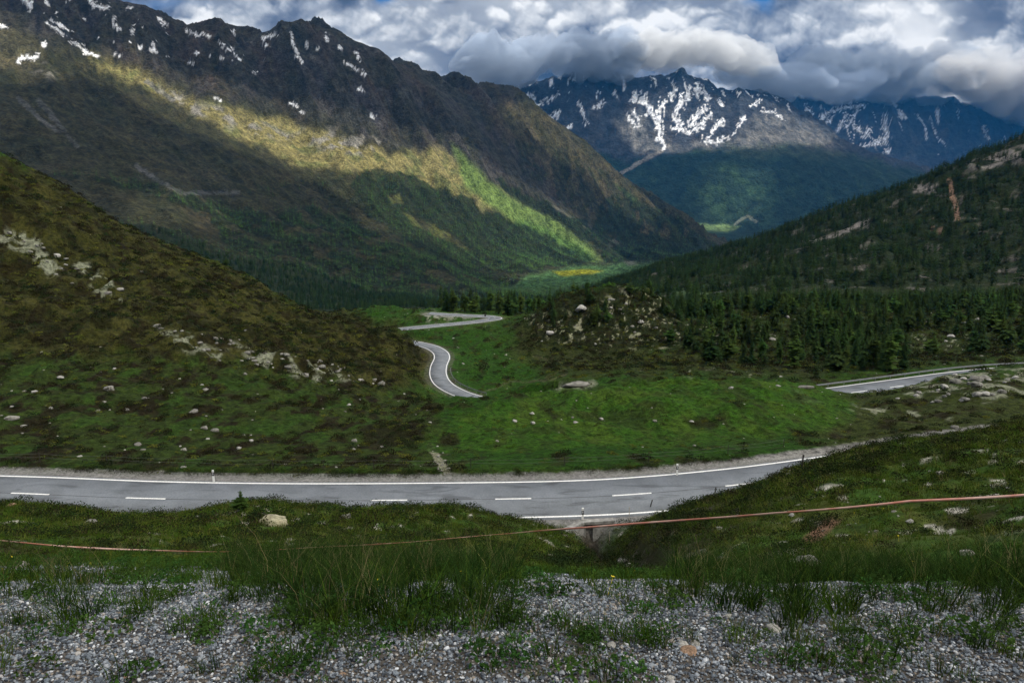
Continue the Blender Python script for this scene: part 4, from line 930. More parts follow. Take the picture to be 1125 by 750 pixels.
CROWNS = [crown_mesh('crown', M_needle, 1, 24, 8, 3, rad=.27, clump=3), crown_mesh('crown', M_needle, 2, 22, 7, 3, rad=.32, clump=3, base=.06), crown_mesh('crown', M_larch, 3, 22, 7, 3, rad=.33, droop=.1, loose=.12, clump=3, base=.12),
          crown_mesh('crown', M_needle, 4, 20, 7, 3, rad=.40, clump=3, loose=.08, base=.05), crown_mesh('crown', M_larch, 5, 20, 6, 3, rad=.38, droop=.05, loose=.15, clump=3), crown_mesh('crown', M_needle, 6, 26, 8, 3, rad=.22, clump=2)]
FAR = [crown_mesh('far_conifer', M_fneedle, 11, 8, 5, 1, rad=.24, base=.03), crown_mesh('far_conifer', M_fneedle, 12, 7, 5, 1, rad=.29, base=.03), crown_mesh('far_conifer', M_flarch, 13, 8, 5, 1, rad=.22, base=.03), crown_mesh('far_conifer', M_fneedle, 14, 8, 6, 1, rad=.17, base=.03)]
M_dneedle = leaf_mat('shaded slope needles', (.015, .033, .010)); M_dlarch = leaf_mat('shaded slope larch', (.027, .055, .013))  # darker copies of the needle colours, slope shade put into the colour
def mid_variants(): return [crown_mesh('mid_conifer', (M_dneedle, M_dlarch, M_dneedle)[i], 21 + i, 13, 6, 2, rad=(.26, .30, .34)[i], base=.04) for i in range(3)]

def gn_scatter(name, pts, scl, rot, which, protos, tilt=0.0):
    """One object: protos set down at each point, each with its own size and turn."""
    me = bpy.data.meshes.new(name); n = len(pts)
    me.vertices.add(n); me.vertices.foreach_set('co', np.asarray(pts, np.float32).ravel())
    def attr(nm, typ, data, key): a_ = me.attributes.new(nm, typ, 'POINT'); a_.data.foreach_set(key, np.ascontiguousarray(data).ravel())
    scl = np.asarray(scl, np.float32); scl = np.repeat(scl[:, None], 3, 1) if scl.ndim == 1 else scl
    R3 = np.zeros((n, 3), np.float32); R3[:, 2] = rot
    if tilt: R3[:, :2] = rng.normal(0, tilt, (n, 2)).astype(np.float32)
    attr('size', 'FLOAT_VECTOR', scl.astype(np.float32), 'vector'); attr('turn', 'FLOAT_VECTOR', R3, 'vector'); attr('pick', 'INT', np.asarray(which).astype(np.int32), 'value')
    col = bpy.data.collections.new(name + '_kinds')
    for i, pm in enumerate(protos):
        po = bpy.data.objects.new('%s_kind_%02d' % (name, i), pm); col.objects.link(po)
    g = bpy.data.node_groups.new(name, 'GeometryNodeTree'); g.interface.new_socket('Geometry', in_out='INPUT', socket_type='NodeSocketGeometry'); g.interface.new_socket('Geometry', in_out='OUTPUT', socket_type='NodeSocketGeometry')
    N_ = g.nodes; gi = N_.new('NodeGroupInput'); go = N_.new('NodeGroupOutput'); iop = N_.new('GeometryNodeInstanceOnPoints'); ci = N_.new('GeometryNodeCollectionInfo')
    ci.inputs['Collection'].default_value = col; ci.inputs['Separate Children'].default_value = True; ci.inputs['Reset Children'].default_value = True
    def na(nm, dt): a_ = N_.new('GeometryNodeInputNamedAttribute'); a_.data_type = dt; a_.inputs[0].default_value = nm; return a_.outputs[0]
    lk = g.links.new
    mp_ = N_.new('GeometryNodeMeshToPoints'); lk(gi.outputs[0], mp_.inputs[0]); lk(mp_.outputs[0], iop.inputs['Points'])
    lk(ci.outputs[0], iop.inputs['Instance']); iop.inputs['Pick Instance'].default_value = True
    lk(na('pick', 'INT'), iop.inputs['Instance Index']); lk(na('size', 'FLOAT_VECTOR'), iop.inputs['Scale'])
    e2r = N_.new('FunctionNodeEulerToRotation'); lk(na('turn', 'FLOAT_VECTOR'), e2r.inputs[0]); lk(e2r.outputs[0], iop.inputs['Rotation'])
    lk(iop.outputs[0], go.inputs[0])
    o = link(name, me, kind='stuff'); md = o.modifiers.new('scatter', 'NODES'); md.node_group = g
    return o
def cells(a, b, maskfn, visible=8.0, umin=-60, umax=1185):
    """Random points on the sheet between two profile lines, as many per square metre as maskfn says."""
    sl = rows(a, b); sl = slice(sl.start, min(sl.stop, NR - 1))
    X, Y, Z = Xg[sl], Yg[sl], Zg[sl]
    dens_ = maskfn(sl)
    if visible is not None: dens_ = dens_ * ((PV[sl] <= run[sl] + visible)) * (PU[sl] > umin) * (PU[sl] < umax)
    dx = np.zeros_like(X); dx[:, :-1] = np.diff(X, axis=1); dx[:, -1] = dx[:, -2]
    dy = Yg[sl.start + 1:sl.stop + 1] - Y
    lam = np.maximum(dens_ * dx * dy, 0); lam = np.minimum(lam, 50)
    cnt = rng.poisson(lam); I, J = np.where(cnt > 0); rp = cnt[I, J]; I = np.repeat(I, rp); J = np.repeat(J, rp); J = np.minimum(J, NC - 2)
    f1, f2 = rng.random(len(I)), rng.random(len(I)); I2 = I + sl.start
    def bl(G): return (G[I2, J] * (1 - f1) + G[I2, J + 1] * f1) * (1 - f2) + (G[I2 + 1, J] * (1 - f1) + G[I2 + 1, J + 1] * f1) * f2
    return np.stack([bl(Xg), bl(Yg), bl(Zg)], 1), I2, J

# ---- conifers near enough to tell apart
def near_trees(sl):
    X, Y, LL = Xg[sl], Yg[sl], Lg[sl]
    n_ = fbm(X / 16, Y / 16, 3, 300)
    d_0 = np.zeros(X.shape)
    def P_(pts, dn, th=-9): nonlocal d_0; d_0 = np.maximum(d_0, poly(sl, pts, 4, 6) * dn * sstep(th, th + .15, n_))
    P_([(745, 388), (860, 412), (925, 418), (930, 390), (1000, 392), (1140, 388), (1140, 320), (760, 330)], .045, -.25)
    P_([(845, 370), (925, 420), (1000, 404), (1000, 350), (850, 345)], .060)
    P_([(735, 345), (800, 335), (830, 350), (760, 350)], .02)
    P_([(578, 356), (600, 335), (640, 318), (740, 318), (770, 345), (770, 385), (700, 382), (590, 374)], .045, -.2)
    P_([(480, 338), (570, 336), (600, 330), (600, 345), (560, 346), (500, 343)], .03)
    P_([(640, 330), (1140, 325), (1140, 345), (700, 345)], .05)
    return d_0 * (RD[sl] > 7.5)
pts, I2, J = cells(11.5, 16.8, near_trees, 14)
hgt = rng.uniform(3.2, 9.5, len(pts)); kn_ = (np.abs(PU0[I2, J] - 660) < 85) & (np.abs(Lg[I2, J] - 14) < .9); hgt[kn_] *= .7; print('knoll', kn_.sum())
hgt[(PU0[I2, J] < 600) & ~kn_] = rng.uniform(7, 11, int(((PU0[I2, J] < 600) & ~kn_).sum()))
app = hgt / pts[:, 1] * np.where(kn_, 1.6, 1); order = np.argsort(-app)
NI = 285
proto = None
def add_conifer(x, y, z, hh, ci_, lab, grp, wid=None):
    global proto
    if proto is None:
        t = thing('conifer', '', 'tree'); proto = t; tr_ = link('trunk', TRUNK, t); cr = link('crown', CROWNS[ci_], t)
    else:
        t = proto.copy(); scene.collection.objects.link(t)
        for ch in proto.children:
            c_ = ch.copy(); scene.collection.objects.link(c_); c_.parent = t
            if c_.name.startswith('crown'): c_.data = CROWNS[ci_]
    w_ = wid or random.uniform(.85, 1.25); t.location = (x, y, z); t.scale = (hh * w_, hh * w_, hh); t.rotation_euler = (0, 0, random.uniform(0, 6.28))
    t['label'] = lab; t['category'] = 'tree'
    if grp: t['group'] = grp
    return t
for i in order[:NI]:
    x, y, z = pts[i]; u = PU[I2[i], J[i]]; v = PV[I2[i], J[i]]
    if kn_[i]: lab, grp = 'one of the dark stunted conifers growing on the rocky knoll', 'conifers on the rocky knoll'
    elif u < 610: lab, grp = 'one of the dark spruces in the row behind the hairpin bend', 'spruces behind the hairpin bend'
    elif u > 925 and v > 372: lab, grp = 'one of the front conifers standing close behind the guard rail of the right-hand road', 'conifers behind the guard rail'
    elif u > 830: lab, grp = 'one of the conifers in the dense wood between the right-hand road and the ridge', 'conifers of the dense wood'
    else: lab, grp = 'one of the scattered conifers between the rocky knoll and the dense wood', 'scattered conifers beside the knoll'
    add_conifer(x, y, z, float(hgt[i]), int(rng.integers(0, 6)), lab, grp)
rest = order[NI:]
p = pick(266, 561, 5, 7.2); add_conifer(*p, .95, 4, 'tiny bright green sapling on the mound crest against the asphalt', None, 1.5)
p = pick(249, 292, 12, 13.4); add_conifer(*p, 3.0, 3, 'small dark lone conifer on the upper skyline of the left hillside', None, 1.2)
p = pick(336, 343, 12, 13.4); add_conifer(*p, 2.6, 1, 'small dark lone conifer on the lower skyline of the left hillside', None, 1.3)
print('near trees', len(pts), round(time.time() - T0, 1))

# ---- forests beyond
midp = mid_variants()
p1, I2, J = cells(16.0, 18.9, lambda sl: (TREE[sl] ** 1.3) * .024 * (1 + .0 * Xg[sl]), 22)
w1 = rng.integers(0, 3, len(p1)); h1 = rng.uniform(7, 14, len(p1)); sel = p1[:, 1] < 2000
p1 = np.concatenate([p1, pts[rest]]); h1 = np.concatenate([h1, hgt[rest]]); w1 = np.concatenate([w1, rng.integers(0, 3, len(rest))])
sc3 = np.stack([h1 * rng.uniform(.8, 1.2, len(h1))] * 2 + [h1], 1)
gn_scatter('ridge_forest', p1, sc3, rng.uniform(0, 6.28, len(p1)), w1, midp)
p2, I2, J = cells(18.9, 24.2, lambda sl: (TREE[sl] ** 1.2) * .0095, 14)
h2 = rng.uniform(12, 24, len(p2)); sc3 = np.stack([h2 * rng.uniform(.9, 1.4, len(h2))] * 2 + [h2], 1)
gn_scatter('mountain_forest', p2, sc3, rng.uniform(0, 6.28, len(p2)), rng.integers(0, 4, len(p2)), FAR)
print('forests', len(p1), len(p2), round(time.time() - T0, 1))

# ---- grass, heath, gravel
def blade_tuft(name, material, seed, n, rad, h0, h1, w, bend=.35, seg=3):
    q = random.Random(seed); V, Fs = [], []
    for b in range(n):
        a = q.uniform(0, 6.28); r_ = rad * math.sqrt(q.random()); x, y = math.cos(a) * r_, math.sin(a) * r_
        hh = q.uniform(h0, h1); d_0 = q.uniform(0, 6.28); bx, by = math.cos(d_0) * bend * hh * q.random() + x * .8, math.sin(d_0) * bend * hh * q.random() + y * .8
        fa = q.uniform(0, 3.14); wx, wy = math.cos(fa) * w / 2, math.sin(fa) * w / 2; i0 = len(V)
        for s_ in range(seg + 1):
            f_ = s_ / seg; c = (x + bx * f_ * f_, y + by * f_ * f_, hh * (f_ - .12 * f_ * f_)); k_ = 1 - f_ * .95
            V += [(c[0] - wx * k_, c[1] - wy * k_, c[2]), (c[0] + wx * k_, c[1] + wy * k_, c[2])]
            if s_: j = i0 + 2 * s_; Fs.append((j - 2, j - 1, j + 1, j))
    me = bpy.data.meshes.new(name); me.from_pydata(V, [], Fs); me.materials.append(material); me.update(); return me
def leafy(name, material, seed, n, rad, hh, leaf, flat=1.0):
    q = random.Random(seed); V, Fs = [], []
    for b in range(n):
        a = q.uniform(0, 6.28); r_ = math.sqrt(q.random()); z = hh * math.sqrt(max(0, 1 - r_ * r_)) * q.uniform(.35, 1.05); x, y = math.cos(a) * r_ * rad, math.sin(a) * r_ * rad
        t = Vector((q.gauss(0, 1), q.gauss(0, 1), q.gauss(.5, .6))).normalized(); s_ = t.orthogonal().normalized(); s_.rotate(Matrix.Rotation(q.uniform(0, 6.28), 3, t)); l_ = leaf * q.uniform(.6, 1.3)
        c = Vector((x, y, z)); i0 = len(V); u_ = s_.cross(t)
        V += [tuple(c - s_ * l_ * .5), tuple(c + u_ * l_ * .28), tuple(c + s_ * l_ * .5 + t * l_ * .15), tuple(c - u_ * l_ * .28)]; Fs.append((i0, i0 + 1, i0 + 2, i0 + 3))
    me = bpy.data.meshes.new(name); me.from_pydata(V, [], Fs); me.materials.append(material); me.update(); return me
M_g1 = leaf_mat('tall dark grass', (.017, .040, .008), .5, .3); M_g2 = leaf_mat('turf grass', (.040, .078, .008), .4, .3); M_g3 = leaf_mat('dry straw grass', (.17, .15, .07), .4, .3); M_g4 = leaf_mat('mossy turf', (.075, .090, .016), .4, .2)
M_h1 = leaf_mat('heath', (.020, .019, .008), .4, .1); M_h2 = leaf_mat('dwarf juniper', (.014, .026, .008), .4, .1); M_h3 = leaf_mat('blueberry leaf', (.040, .070, .010), .4, .3); M_herb = leaf_mat('herb leaves', (.035, .085, .018), .35, .3)
# tall grass along the gravel edge
def tall(sl):
    X, Y = Xg[sl], Yg[sl]; n_ = fbm(X / .7, Y / .5, 3, 310); d_0 = np.zeros(X.shape)
    def P_(pts, dn, th=-9): nonlocal d_0; d_0 = np.maximum(d_0, poly(sl, pts, 5, 14, 20) * dn * sstep(th, th + .2, n_))
    P_([(-80, 632), (110, 636), (140, 650), (110, 676), (60, 690), (-80, 690)], 130, -.2)
    P_([(120, 606), (260, 604), (270, 640), (140, 640)], 18, .1)
    P_([(250, 590), (560, 600), (570, 645), (530, 672), (470, 690), (400, 700), (300, 694), (250, 670)], 170, -.35)
    P_([(430, 660), (620, 670), (620, 716), (470, 720)], 120, -.3)
    P_([(560, 646), (770, 646), (780, 660), (600, 666)], 70, -.05)
    P_([(740, 628), (1200, 622), (1200, 676), (860, 684), (770, 664)], 180, -.4)
    P_([(840, 676), (1110, 676), (1100, 735), (880, 740)], 90, -.2)
    P_([(180, 690), (360, 690), (350, 745), (200, 740)], 80, -.1); P_([(520, 690), (720, 690), (740, 745), (540, 745)], 60, .05); P_([(100, 650), (260, 650), (250, 690), (60, 690)], 60, .0)
    wide_ = (PU[sl] < -60) | (PU[sl] > 1180)
    return np.where(wide_, np.maximum(d_0, 110 * sstep(2.3, 2.9, Lg[sl] + .3 * n_) * sstep(-.3, .1, n_)), d_0)
pt, I2, J = cells(.9, 4.0, tall, 400, -800, 1950)
sz = rng.uniform(.55, 1.2, len(pt)) * (0.62 + .6 * sstep(-.3, .3, fbm(pt[:, 0] / .6, pt[:, 1] / .6, 2, 311))) * np.where(PV0[I2, J] > 690, .6, 1) * np.where(PU0[I2, J] < 235, .75, 1) * np.where((PU0[I2, J] > 565) & (PU0[I2, J] < 740), .5, 1)
tallp = [blade_tuft('tall_grass', M_g1, 1, 20, .05, .05, .28, .0058, .9), blade_tuft('tall_grass', M_g1, 2, 16, .055, .06, .32, .0052, 1.3), blade_tuft('tall_grass', M_g2, 3, 24, .06, .03, .18, .0068, 1.2), blade_tuft('tall_grass', M_g3, 4, 9, .06, .15, .40, .0028, .9)]
gn_scatter('tall_grass', pt, sz, rng.uniform(0, 6.28, len(pt)), rng.choice(4, len(pt), p=[.40, .28, .24, .08]), tallp, .1)
# herbs and short tufts in the gravel
def herb(sl):
    X, Y = Xg[sl], Yg[sl]; n_ = fbm(X / .45, Y / .35, 3, 320)
    ex = np.zeros(X.shape)
    for pl in ([(20, 680), (110, 690), (120, 720), (30, 716)], [(150, 672), (235, 680), (225, 735), (170, 722)], [(280, 690), (350, 696), (345, 748), (285, 744)], [(345, 680), (450, 684), (470, 722), (380, 728)], [(500, 700), (560, 700), (575, 745), (530, 742)], [(600, 690), (650, 690), (680, 735), (630, 730)], [(690, 690), (740, 684), (760, 715), (700, 712)], [(780, 690), (860, 690), (880, 745), (800, 735)], [(880, 700), (1010, 700), (1050, 748), (900, 748)], [(1060, 690), (1160, 690), (1160, 730), (1080, 720)]):
        ex = np.maximum(ex, poly(sl, pl, 6, 16, 14))
    return 170 * ex * sstep(-.35, .0, n_) * (Lg[sl] > .95) + (110 * sstep(-.12, .2, n_) * (.30 + .70 * sstep(750, 665, PV[sl])) + 6) * sstep(.95, 1.05, Lg[sl])
ph, I2, J = cells(.9, 4.0, herb, 400, -800, 1950)
herbp = [leafy('herb', M_herb, 1, 90, .075, .06, .020), leafy('herb', M_herb, 2, 80, .06, .08, .016), blade_tuft('herb', M_g2, 5, 26, .05, .03, .11, .004, .7)]
gn_scatter('gravel_herbs', ph, rng.uniform(.5, 1.3, len(ph)), rng.uniform(0, 6.28, len(ph)), rng.choice(3, len(ph), p=[.25, .25, .5]), herbp, .1)
# gravel
def grav(sl): return 10500 * (1 - .35 * sstep(.12, .3, fbm(Xg[sl] / .5, Yg[sl] / .4, 3, 350))) * sstep(3.6, 3.0, Lg[sl]) * sstep(.75, .8, Lg[sl])
pg, I2, J = cells(.7, 3.6, lambda sl: grav(sl) * np.where((PU[sl] < -60) | (PU[sl] > 1190), .4, 1), 400, -700, 1850)
M_gr = bpy.data.materials.new('gravel stone'); M_gr.use_nodes = True; nt = NT(M_gr.node_tree); b_ = nt.n['Principled BSDF']; oi = nt.new('ShaderNodeObjectInfo').outputs['Random']
cr_ = nt.ramp(oi, [(0, (.025, .03, .038)), (.3, (.07, .083, .10)), (.56, (.135, .157, .18)), (.80, (.25, .27, .295)), (.9, (.20, .165, .125)), (1, (.52, .55, .58))]); nt.put(b_.inputs['Base Color'], cr_); b_.inputs['Roughness'].default_value = .8; b_.inputs['Specular IOR Level'].default_value = .2
PEB = [rock_mesh('pebble', 70 + i, 1, .62, .3, M_gr) for i in range(5)]
for me_ in PEB: me_.shade_flat()
rs = .0034 + .0045 * rng.random(len(pg)) ** 2.0 + .007 * rng.random(len(pg)) ** 14; pg[:, 2] += rs * .3 + rng.random(len(pg)) * .004
gn_scatter('gravel', pg, np.stack([rs * rng.uniform(.8, 1.4, len(rs)), rs, rs], 1), rng.uniform(0, 6.28, len(pg)), rng.integers(0, 5, len(pg)), PEB, .3)
print('foreground', len(pt), len(ph), len(pg), round(time.time() - T0, 1))
# turf on the banks
def turf(sl): return 55 * sstep(3.5, 4.2, Lg[sl]) * (RD[sl] > 4.6) * np.clip((9 / np.maximum(Yg[sl], 1)), .16, 1) * (1 - .8 * sstep(.22, .3, C[sl][..., 0]))
pb_, I2, J = cells(3.6, 8.0, turf, 30, -260, 1450)
brown = C[I2, J, 0] > C[I2, J, 1] * .95
turfp = [blade_tuft('turf', M_g2, 11, 22, .09, .05, .15, .010, .6, 2), blade_tuft('turf', M_g4, 12, 22, .10, .04, .13, .011, .8, 2), leafy('turf', M_h1, 13, 90, .22, .14, .035), leafy('turf', M_h2, 14, 100, .26, .18, .035), leafy('turf', M_h3, 15, 60, .16, .10, .03), blade_tuft('turf', M_g3, 16, 10, .07, .08, .22, .007, .5, 2)]
wh = rng.choice(6, len(pb_), p=[.42, .28, .05, .05, .16, .04]); wh[brown] = rng.choice([2, 3, 3, 1], int(brown.sum()))
s_b = rng.uniform(.6, 1.4, len(pb_)) * np.clip(pb_[:, 1] / 14, .65, 1.8)
gn_scatter('bank_turf', pb_, s_b, rng.uniform(0, 6.28, len(pb_)), wh, turfp, .1)
# heath and tussocks on the meadows
def heath(sl):
    X, Y = Xg[sl], Yg[sl]; n_ = fbm(X / 4, Y / 6, 4, 330); dk = sstep(.045, .025, C[sl][..., 1])
    return (.9 * dk + .12 + .55 * sstep(.05, .3, n_)) * (RD[sl] > 5.2) * np.clip(70 / np.maximum(Yg[sl], 1), .2, 1)
pm, I2, J = cells(8.0, 15.8, heath, 8)
dark_ = C[I2, J, 1] < .032
meadp = [leafy('heath', M_h1, 21, 60, .5, .32, .14), leafy('heath', M_h2, 22, 60, .5, .4, .14), leafy('heath', M_g4, 23, 50, .4, .2, .13), leafy('heath', M_h3, 24, 50, .4, .2, .13), blade_tuft('heath', M_g2, 25, 26, .3, .12, .35, .04, .8, 2)]
wh = rng.choice(5, len(pm), p=[.12, .10, .30, .20, .28]); wh[dark_] = rng.choice([0, 0, 1, 2], int(dark_.sum()))
gn_scatter('meadow_heath', pm, np.where(dark_, rng.uniform(.8, 2.0, len(pm)), rng.uniform(.45, 1.2, len(pm))) * np.clip(pm[:, 1] / 110, .7, 1.5), rng.uniform(0, 6.28, len(pm)), wh, meadp, .1)
# small broken stones
pr_, I2, J = cells(4.0, 15.5, lambda sl: (.020 + .10 * (Lg[sl] < 7) * (PU[sl] > 560) + .5 * sstep(.15, .22, C[sl][..., 0])) * (RD[sl] > 4.3) * np.clip(40 / np.maximum(Yg[sl], 1), .3, 1.4), 4)
STN = [rock_mesh('stone', 90 + i, 1, .6, .35, (M_rock, M_wrock)[i % 2]) for i in range(4)]
rs = np.clip(.07 + .16 * rng.random(len(pr_)) ** 3, 0, 1) * np.clip(pr_[:, 1] / 50, .5, 2.6)
gn_scatter('stone_rubble', pr_, rs, rng.uniform(0, 6.28, len(pr_)), rng.integers(0, 4, len(pr_)), STN, .3)
# yellow flowers
M_yel = plain('yellow petal', (.62, .50, .03), .6); M_stem = M_g2
mb = MB()
for a in range(6): mb.add([(0, 0, .10), (math.cos(a * 1.05) * .012, math.sin(a * 1.05) * .012, .104), (math.cos(a * 1.05 + .8) * .012, math.sin(a * 1.05 + .8) * .012, .104)], [(0, 1, 2)])
mb.tube([(0, 0, 0), (0, 0, .1)], .0012, 3); FL = mb.mesh('flower', M_yel)
pf, I2, J = cells(1.8, 5.6, lambda sl: 3.0 * sstep(.1, .3, fbm(Xg[sl] / .8, Yg[sl] / .8, 2, 340)) * np.clip(4 / np.maximum(Yg[sl], 1), .1, 1), 20)
gn_scatter('yellow_flowers', pf, rng.uniform(.45, 1.0, len(pf)), rng.uniform(0, 6.28, len(pf)), np.zeros(len(pf), int), [FL], .25)
print('plants', len(pb_), len(pm), len(pr_), len(pf), round(time.time() - T0, 1))
# ------------------------------------------------------------ light, sky, air
SUN_EL, SUN_AZ = 48, 112          # azimuth clockwise from the view direction
sd = Vector((math.sin(R(SUN_AZ)) * math.cos(R(SUN_EL)), math.cos(R(SUN_AZ)) * math.cos(R(SUN_EL)), math.sin(R(SUN_EL))))
sl_ = bpy.data.lights.new('sun', 'SUN'); sl_.energy = 5.0; sl_.angle = R(.5); sl_.color = (1, .94, .84)
so = bpy.data.objects.new('sun', sl_); scene.collection.objects.link(so); so.rotation_euler = (-sd).to_track_quat('-Z', 'Y').to_euler(); so.location = (0, 0, 300)

world = bpy.data.worlds.new('World'); scene.world = world; world.use_nodes = True
nt = NT(world.node_tree); bg = world.node_tree.nodes['Background']
sky = nt.new('ShaderNodeTexSky', sky_type='NISHITA', sun_disc=False, sun_elevation=R(SUN_EL), sun_rotation=R(SUN_AZ), altitude=2200, air_density=1.0, dust_density=.6)
nt.put(bg.inputs['Color'], nt.mix(.78, sky.outputs[0], (1.45, 1.65, 2.0))); bg.inputs['Strength'].default_value = .1
world.cycles.sampling_method = 'MANUAL'; world.cycles.sample_map_resolution = 256

# cloudy sky backdrop, far behind the last mountains
du = np.concatenate([np.linspace(-1300, -60, 60), np.arange(-50, 1176, 1.15), np.linspace(1190, 2425, 60)])
dv = np.concatenate([np.linspace(-900, -40, 50), np.arange(-30, 205, 1.15), np.linspace(210, 420, 20)])
DU, DV = np.meshgrid(du, dv)
def bil(x, y, octv, seed, rough=.5):
    s_ = 0; a_ = 1; t_ = 0
    for o_ in range(octv):
        s_ = s_ + a_ * (1 - 2.1 * np.abs(perlin(x, y, seed + o_ * 5))); t_ += a_; x = x * 2.07 + 5.1; y = y * 2.07 - 2.3; a_ *= rough
    return s_ / t_
def lob(u, v, ru, rv=None, w=1.0):
    return w * np.exp(-((DU - u + 25 * fbm(DU / 60, DV / 50, 4, 430)) / ru) ** 2 - ((DV - v + 20 * fbm(DU / 60, DV / 50, 4, 434)) / (rv or ru)) ** 2)
def lob(u, v, ru, rv=None, w=1.0):
    return w * np.exp(-((DU - u + 25 * fbm(DU / 60, DV / 50, 4, 430)) / ru) ** 2 - ((DV - v + 20 * fbm(DU / 60, DV / 50, 4, 434)) / (rv or ru)) ** 2)
tone = .30 + .30 * fbm(DU / 160, DV / 90, 5, 450)
# masses of cumulus, each one lit along its upper side and grey underneath
for kx, (lx, ly, sd_, thr, amp_) in enumerate([(260, 140, 460, -.12, .9), (210, 125, 470, -.02, .9), (180, 115, 480, .05, 1.0), (150, 100, 490, .12, 1.0), (110, 80, 500, .22, .9)]):
    def fld(x, y):
        wx = fbm(x / 45, y / 38, 4, sd_ + 3) * 9; wy = fbm(x / 45, y / 38, 4, sd_ + 6) * 8
        return fbm((x + wx) / lx, (y + wy) / ly, 3, sd_, .5) * 1.15 - .17 * bil((x + wx) / 42, (y + wy) / 34, 5, sd_ + 9, .5) - thr
    f0 = fld(DU, DV); f1 = fld(DU - 5, DV - 12); f2 = fld(DU - 2, DV - 4.5)
    mask = sstep(-.02, .20, f0)
    top = np.clip((f0 - f1) * 2.6 + (f0 - f2) * 2.2, -.6, .9)
    shade = .40 + .44 * top * amp_ - .30 * sstep(.05, .6, f0) + .12 * fbm(DU / 22, DV / 18, 4, sd_ + 12)
    tone = tone * (1 - mask * .92) + shade * mask * .92
bright = lob(1015, 62, 42, 48, .46) + lob(1085, 92, 62, 34, .42) + lob(990, 10, 60, 28, .22) + lob(745, 55, 34, 40, .24) + lob(690, 12, 70, 26, .22) + lob(240, 22, 80, 30, .18) + lob(410, 45, 80, 45, .20) + lob(580, 14, 80, 30, .18) + lob(900, 30, 50, 30, .12) + lob(450, 88, 50, 18, .10)
dark = lob(610, 96, 90, 30, .22) + lob(905, 100, 110, 34, .26) + lob(700, 108, 60, 24, .18) + lob(545, 108, 60, 26, .16) + lob(830, 60, 60, 30, .08) + lob(1095, 14, 50, 26, .12) + lob(770, 66, 24, 20, .06)
tone = .40 + (tone - .40) * 1.2 + bright * 1.25 - dark + .12
tone = np.where(tone < .25, .25 * np.exp((tone - .25) / .25), tone)
stops = [0, .14, .30, .46, .62, .80, 1.0]
cols_ = np.array([(.022, .042, .082), (.050, .080, .140), (.115, .150, .225), (.215, .255, .330), (.370, .410, .475), (.600, .630, .670), (.86, .87, .88)])
SK = np.stack([np.interp(tone, stops, cols_[:, c]) for c in range(3)], -1)
hole = np.clip(lob(421, -2, 9, 7, 1.6) + lob(833, -3, 16, 8, 1.5) + lob(175, 4, 40, 10, .35), 0, 1)[..., None]
SK = SK * (1 - hole) + np.array((.03, .17, .46)) * hole
dx_, dy_ = (DU - 562.5) / F, (375 - DV) / F
dirs = np.stack([dx_, CP + dy_ * SP, -SP + dy_ * CP], -1); dirs /= np.linalg.norm(dirs, axis=-1, keepdims=True)
n_r, n_c = DU.shape; idx = np.arange(n_r * n_c).reshape(n_r, n_c)
qq = np.stack([idx[:-1, :-1], idx[:-1, 1:], idx[1:, 1:], idx[1:, :-1]], -1).reshape(-1, 4)
sm = bpy.data.materials.new('cloudy sky'); sm.use_nodes = True; nt = NT(sm.node_tree); nt.n.remove(nt.n['Principled BSDF'])
em = nt.new('ShaderNodeEmission'); nt.put(em.inputs[0], nt.new('ShaderNodeAttribute', attribute_name='earth_colour').outputs['Color']); em.inputs[1].default_value = 1.0
nt.l.new(em.outputs[0], nt.n['Material Output'].inputs['Surface']); sm.cycles.emission_sampling = 'NONE'
link('sky', mesh_from('sky', dirs * 46000, qq, SK, sm), kind='structure')
sc_ = scene
sc_.view_settings.view_transform = 'Standard'; sc_.view_settings.look = 'None'; sc_.view_settings.gamma = 1.0; sc_.view_settings.exposure = 0.30; sc_.view_settings.use_curve_mapping = False

# unseen cloud deck added to shade the land, gaps cut where sun should fall
CZ = 5200.0
CLOUD_T = .35
CELL = 60.0
cx0, cy0, cnx, cny = -7000, -7200, 390, 340
lit_w = np.zeros((cny, cnx))
def sunspot(pts, lmin, lmax, wgt=1.0, soft=5):
    rr = rows(lmin, lmax)
    mk = poly(rr, pts, soft, 8, 22, seed=140) * VIS[rr]
    I = np.where(mk > .15)
    x_, y_, z_ = Xg[rr][I], Yg[rr][I], Zg[rr][I]; w_ = mk[I] * wgt
    kk = (CZ - z_) / sd.z
    ix = ((x_ + kk * sd.x - cx0) / CELL); iy = ((y_ + kk * sd.y - cy0) / CELL)
    ok = (ix > 1) & (ix < cnx - 2) & (iy > 1) & (iy < cny - 2)
    for ox in (0, 1):
        for oy in (0, 1):
            np.maximum.at(lit_w, (iy[ok].astype(int) + oy, ix[ok].astype(int) + ox), w_[ok])
sunspot([(88, 55), (115, 55), (200, 92), (260, 105), (330, 130), (400, 140), (450, 150), (500, 160), (540, 190), (590, 218), (640, 250), (672, 285), (640, 296), (560, 286), (500, 275), (430, 255), (415, 215), (385, 195), (330, 186), (260, 158), (190, 118), (120, 80)], 19, 24)
sunspot([(-60, 10), (0, 26), (48, 50), (64, 70), (60, 92), (0, 92), (-60, 80)], 19, 24, .9)
sunspot([(170, 212), (215, 218), (245, 250), (262, 276), (225, 262), (190, 240)], 19, 24, 1.0)
sunspot([(560, 298), (600, 285), (690, 288), (700, 302), (600, 312)], 19, 24, .9)
sunspot([(560, 108), (600, 128), (650, 170), (700, 212), (740, 250), (700, 232), (650, 190), (600, 152), (560, 125)], 19, 24, .7)
sunspot([(690, 125), (760, 150), (830, 112), (870, 122), (930, 155), (870, 160), (780, 164), (700, 160)], 24.5, 28, .8)
sunspot([(690, 95), (800, 100), (790, 150), (720, 150)], 24.5, 28, .6)
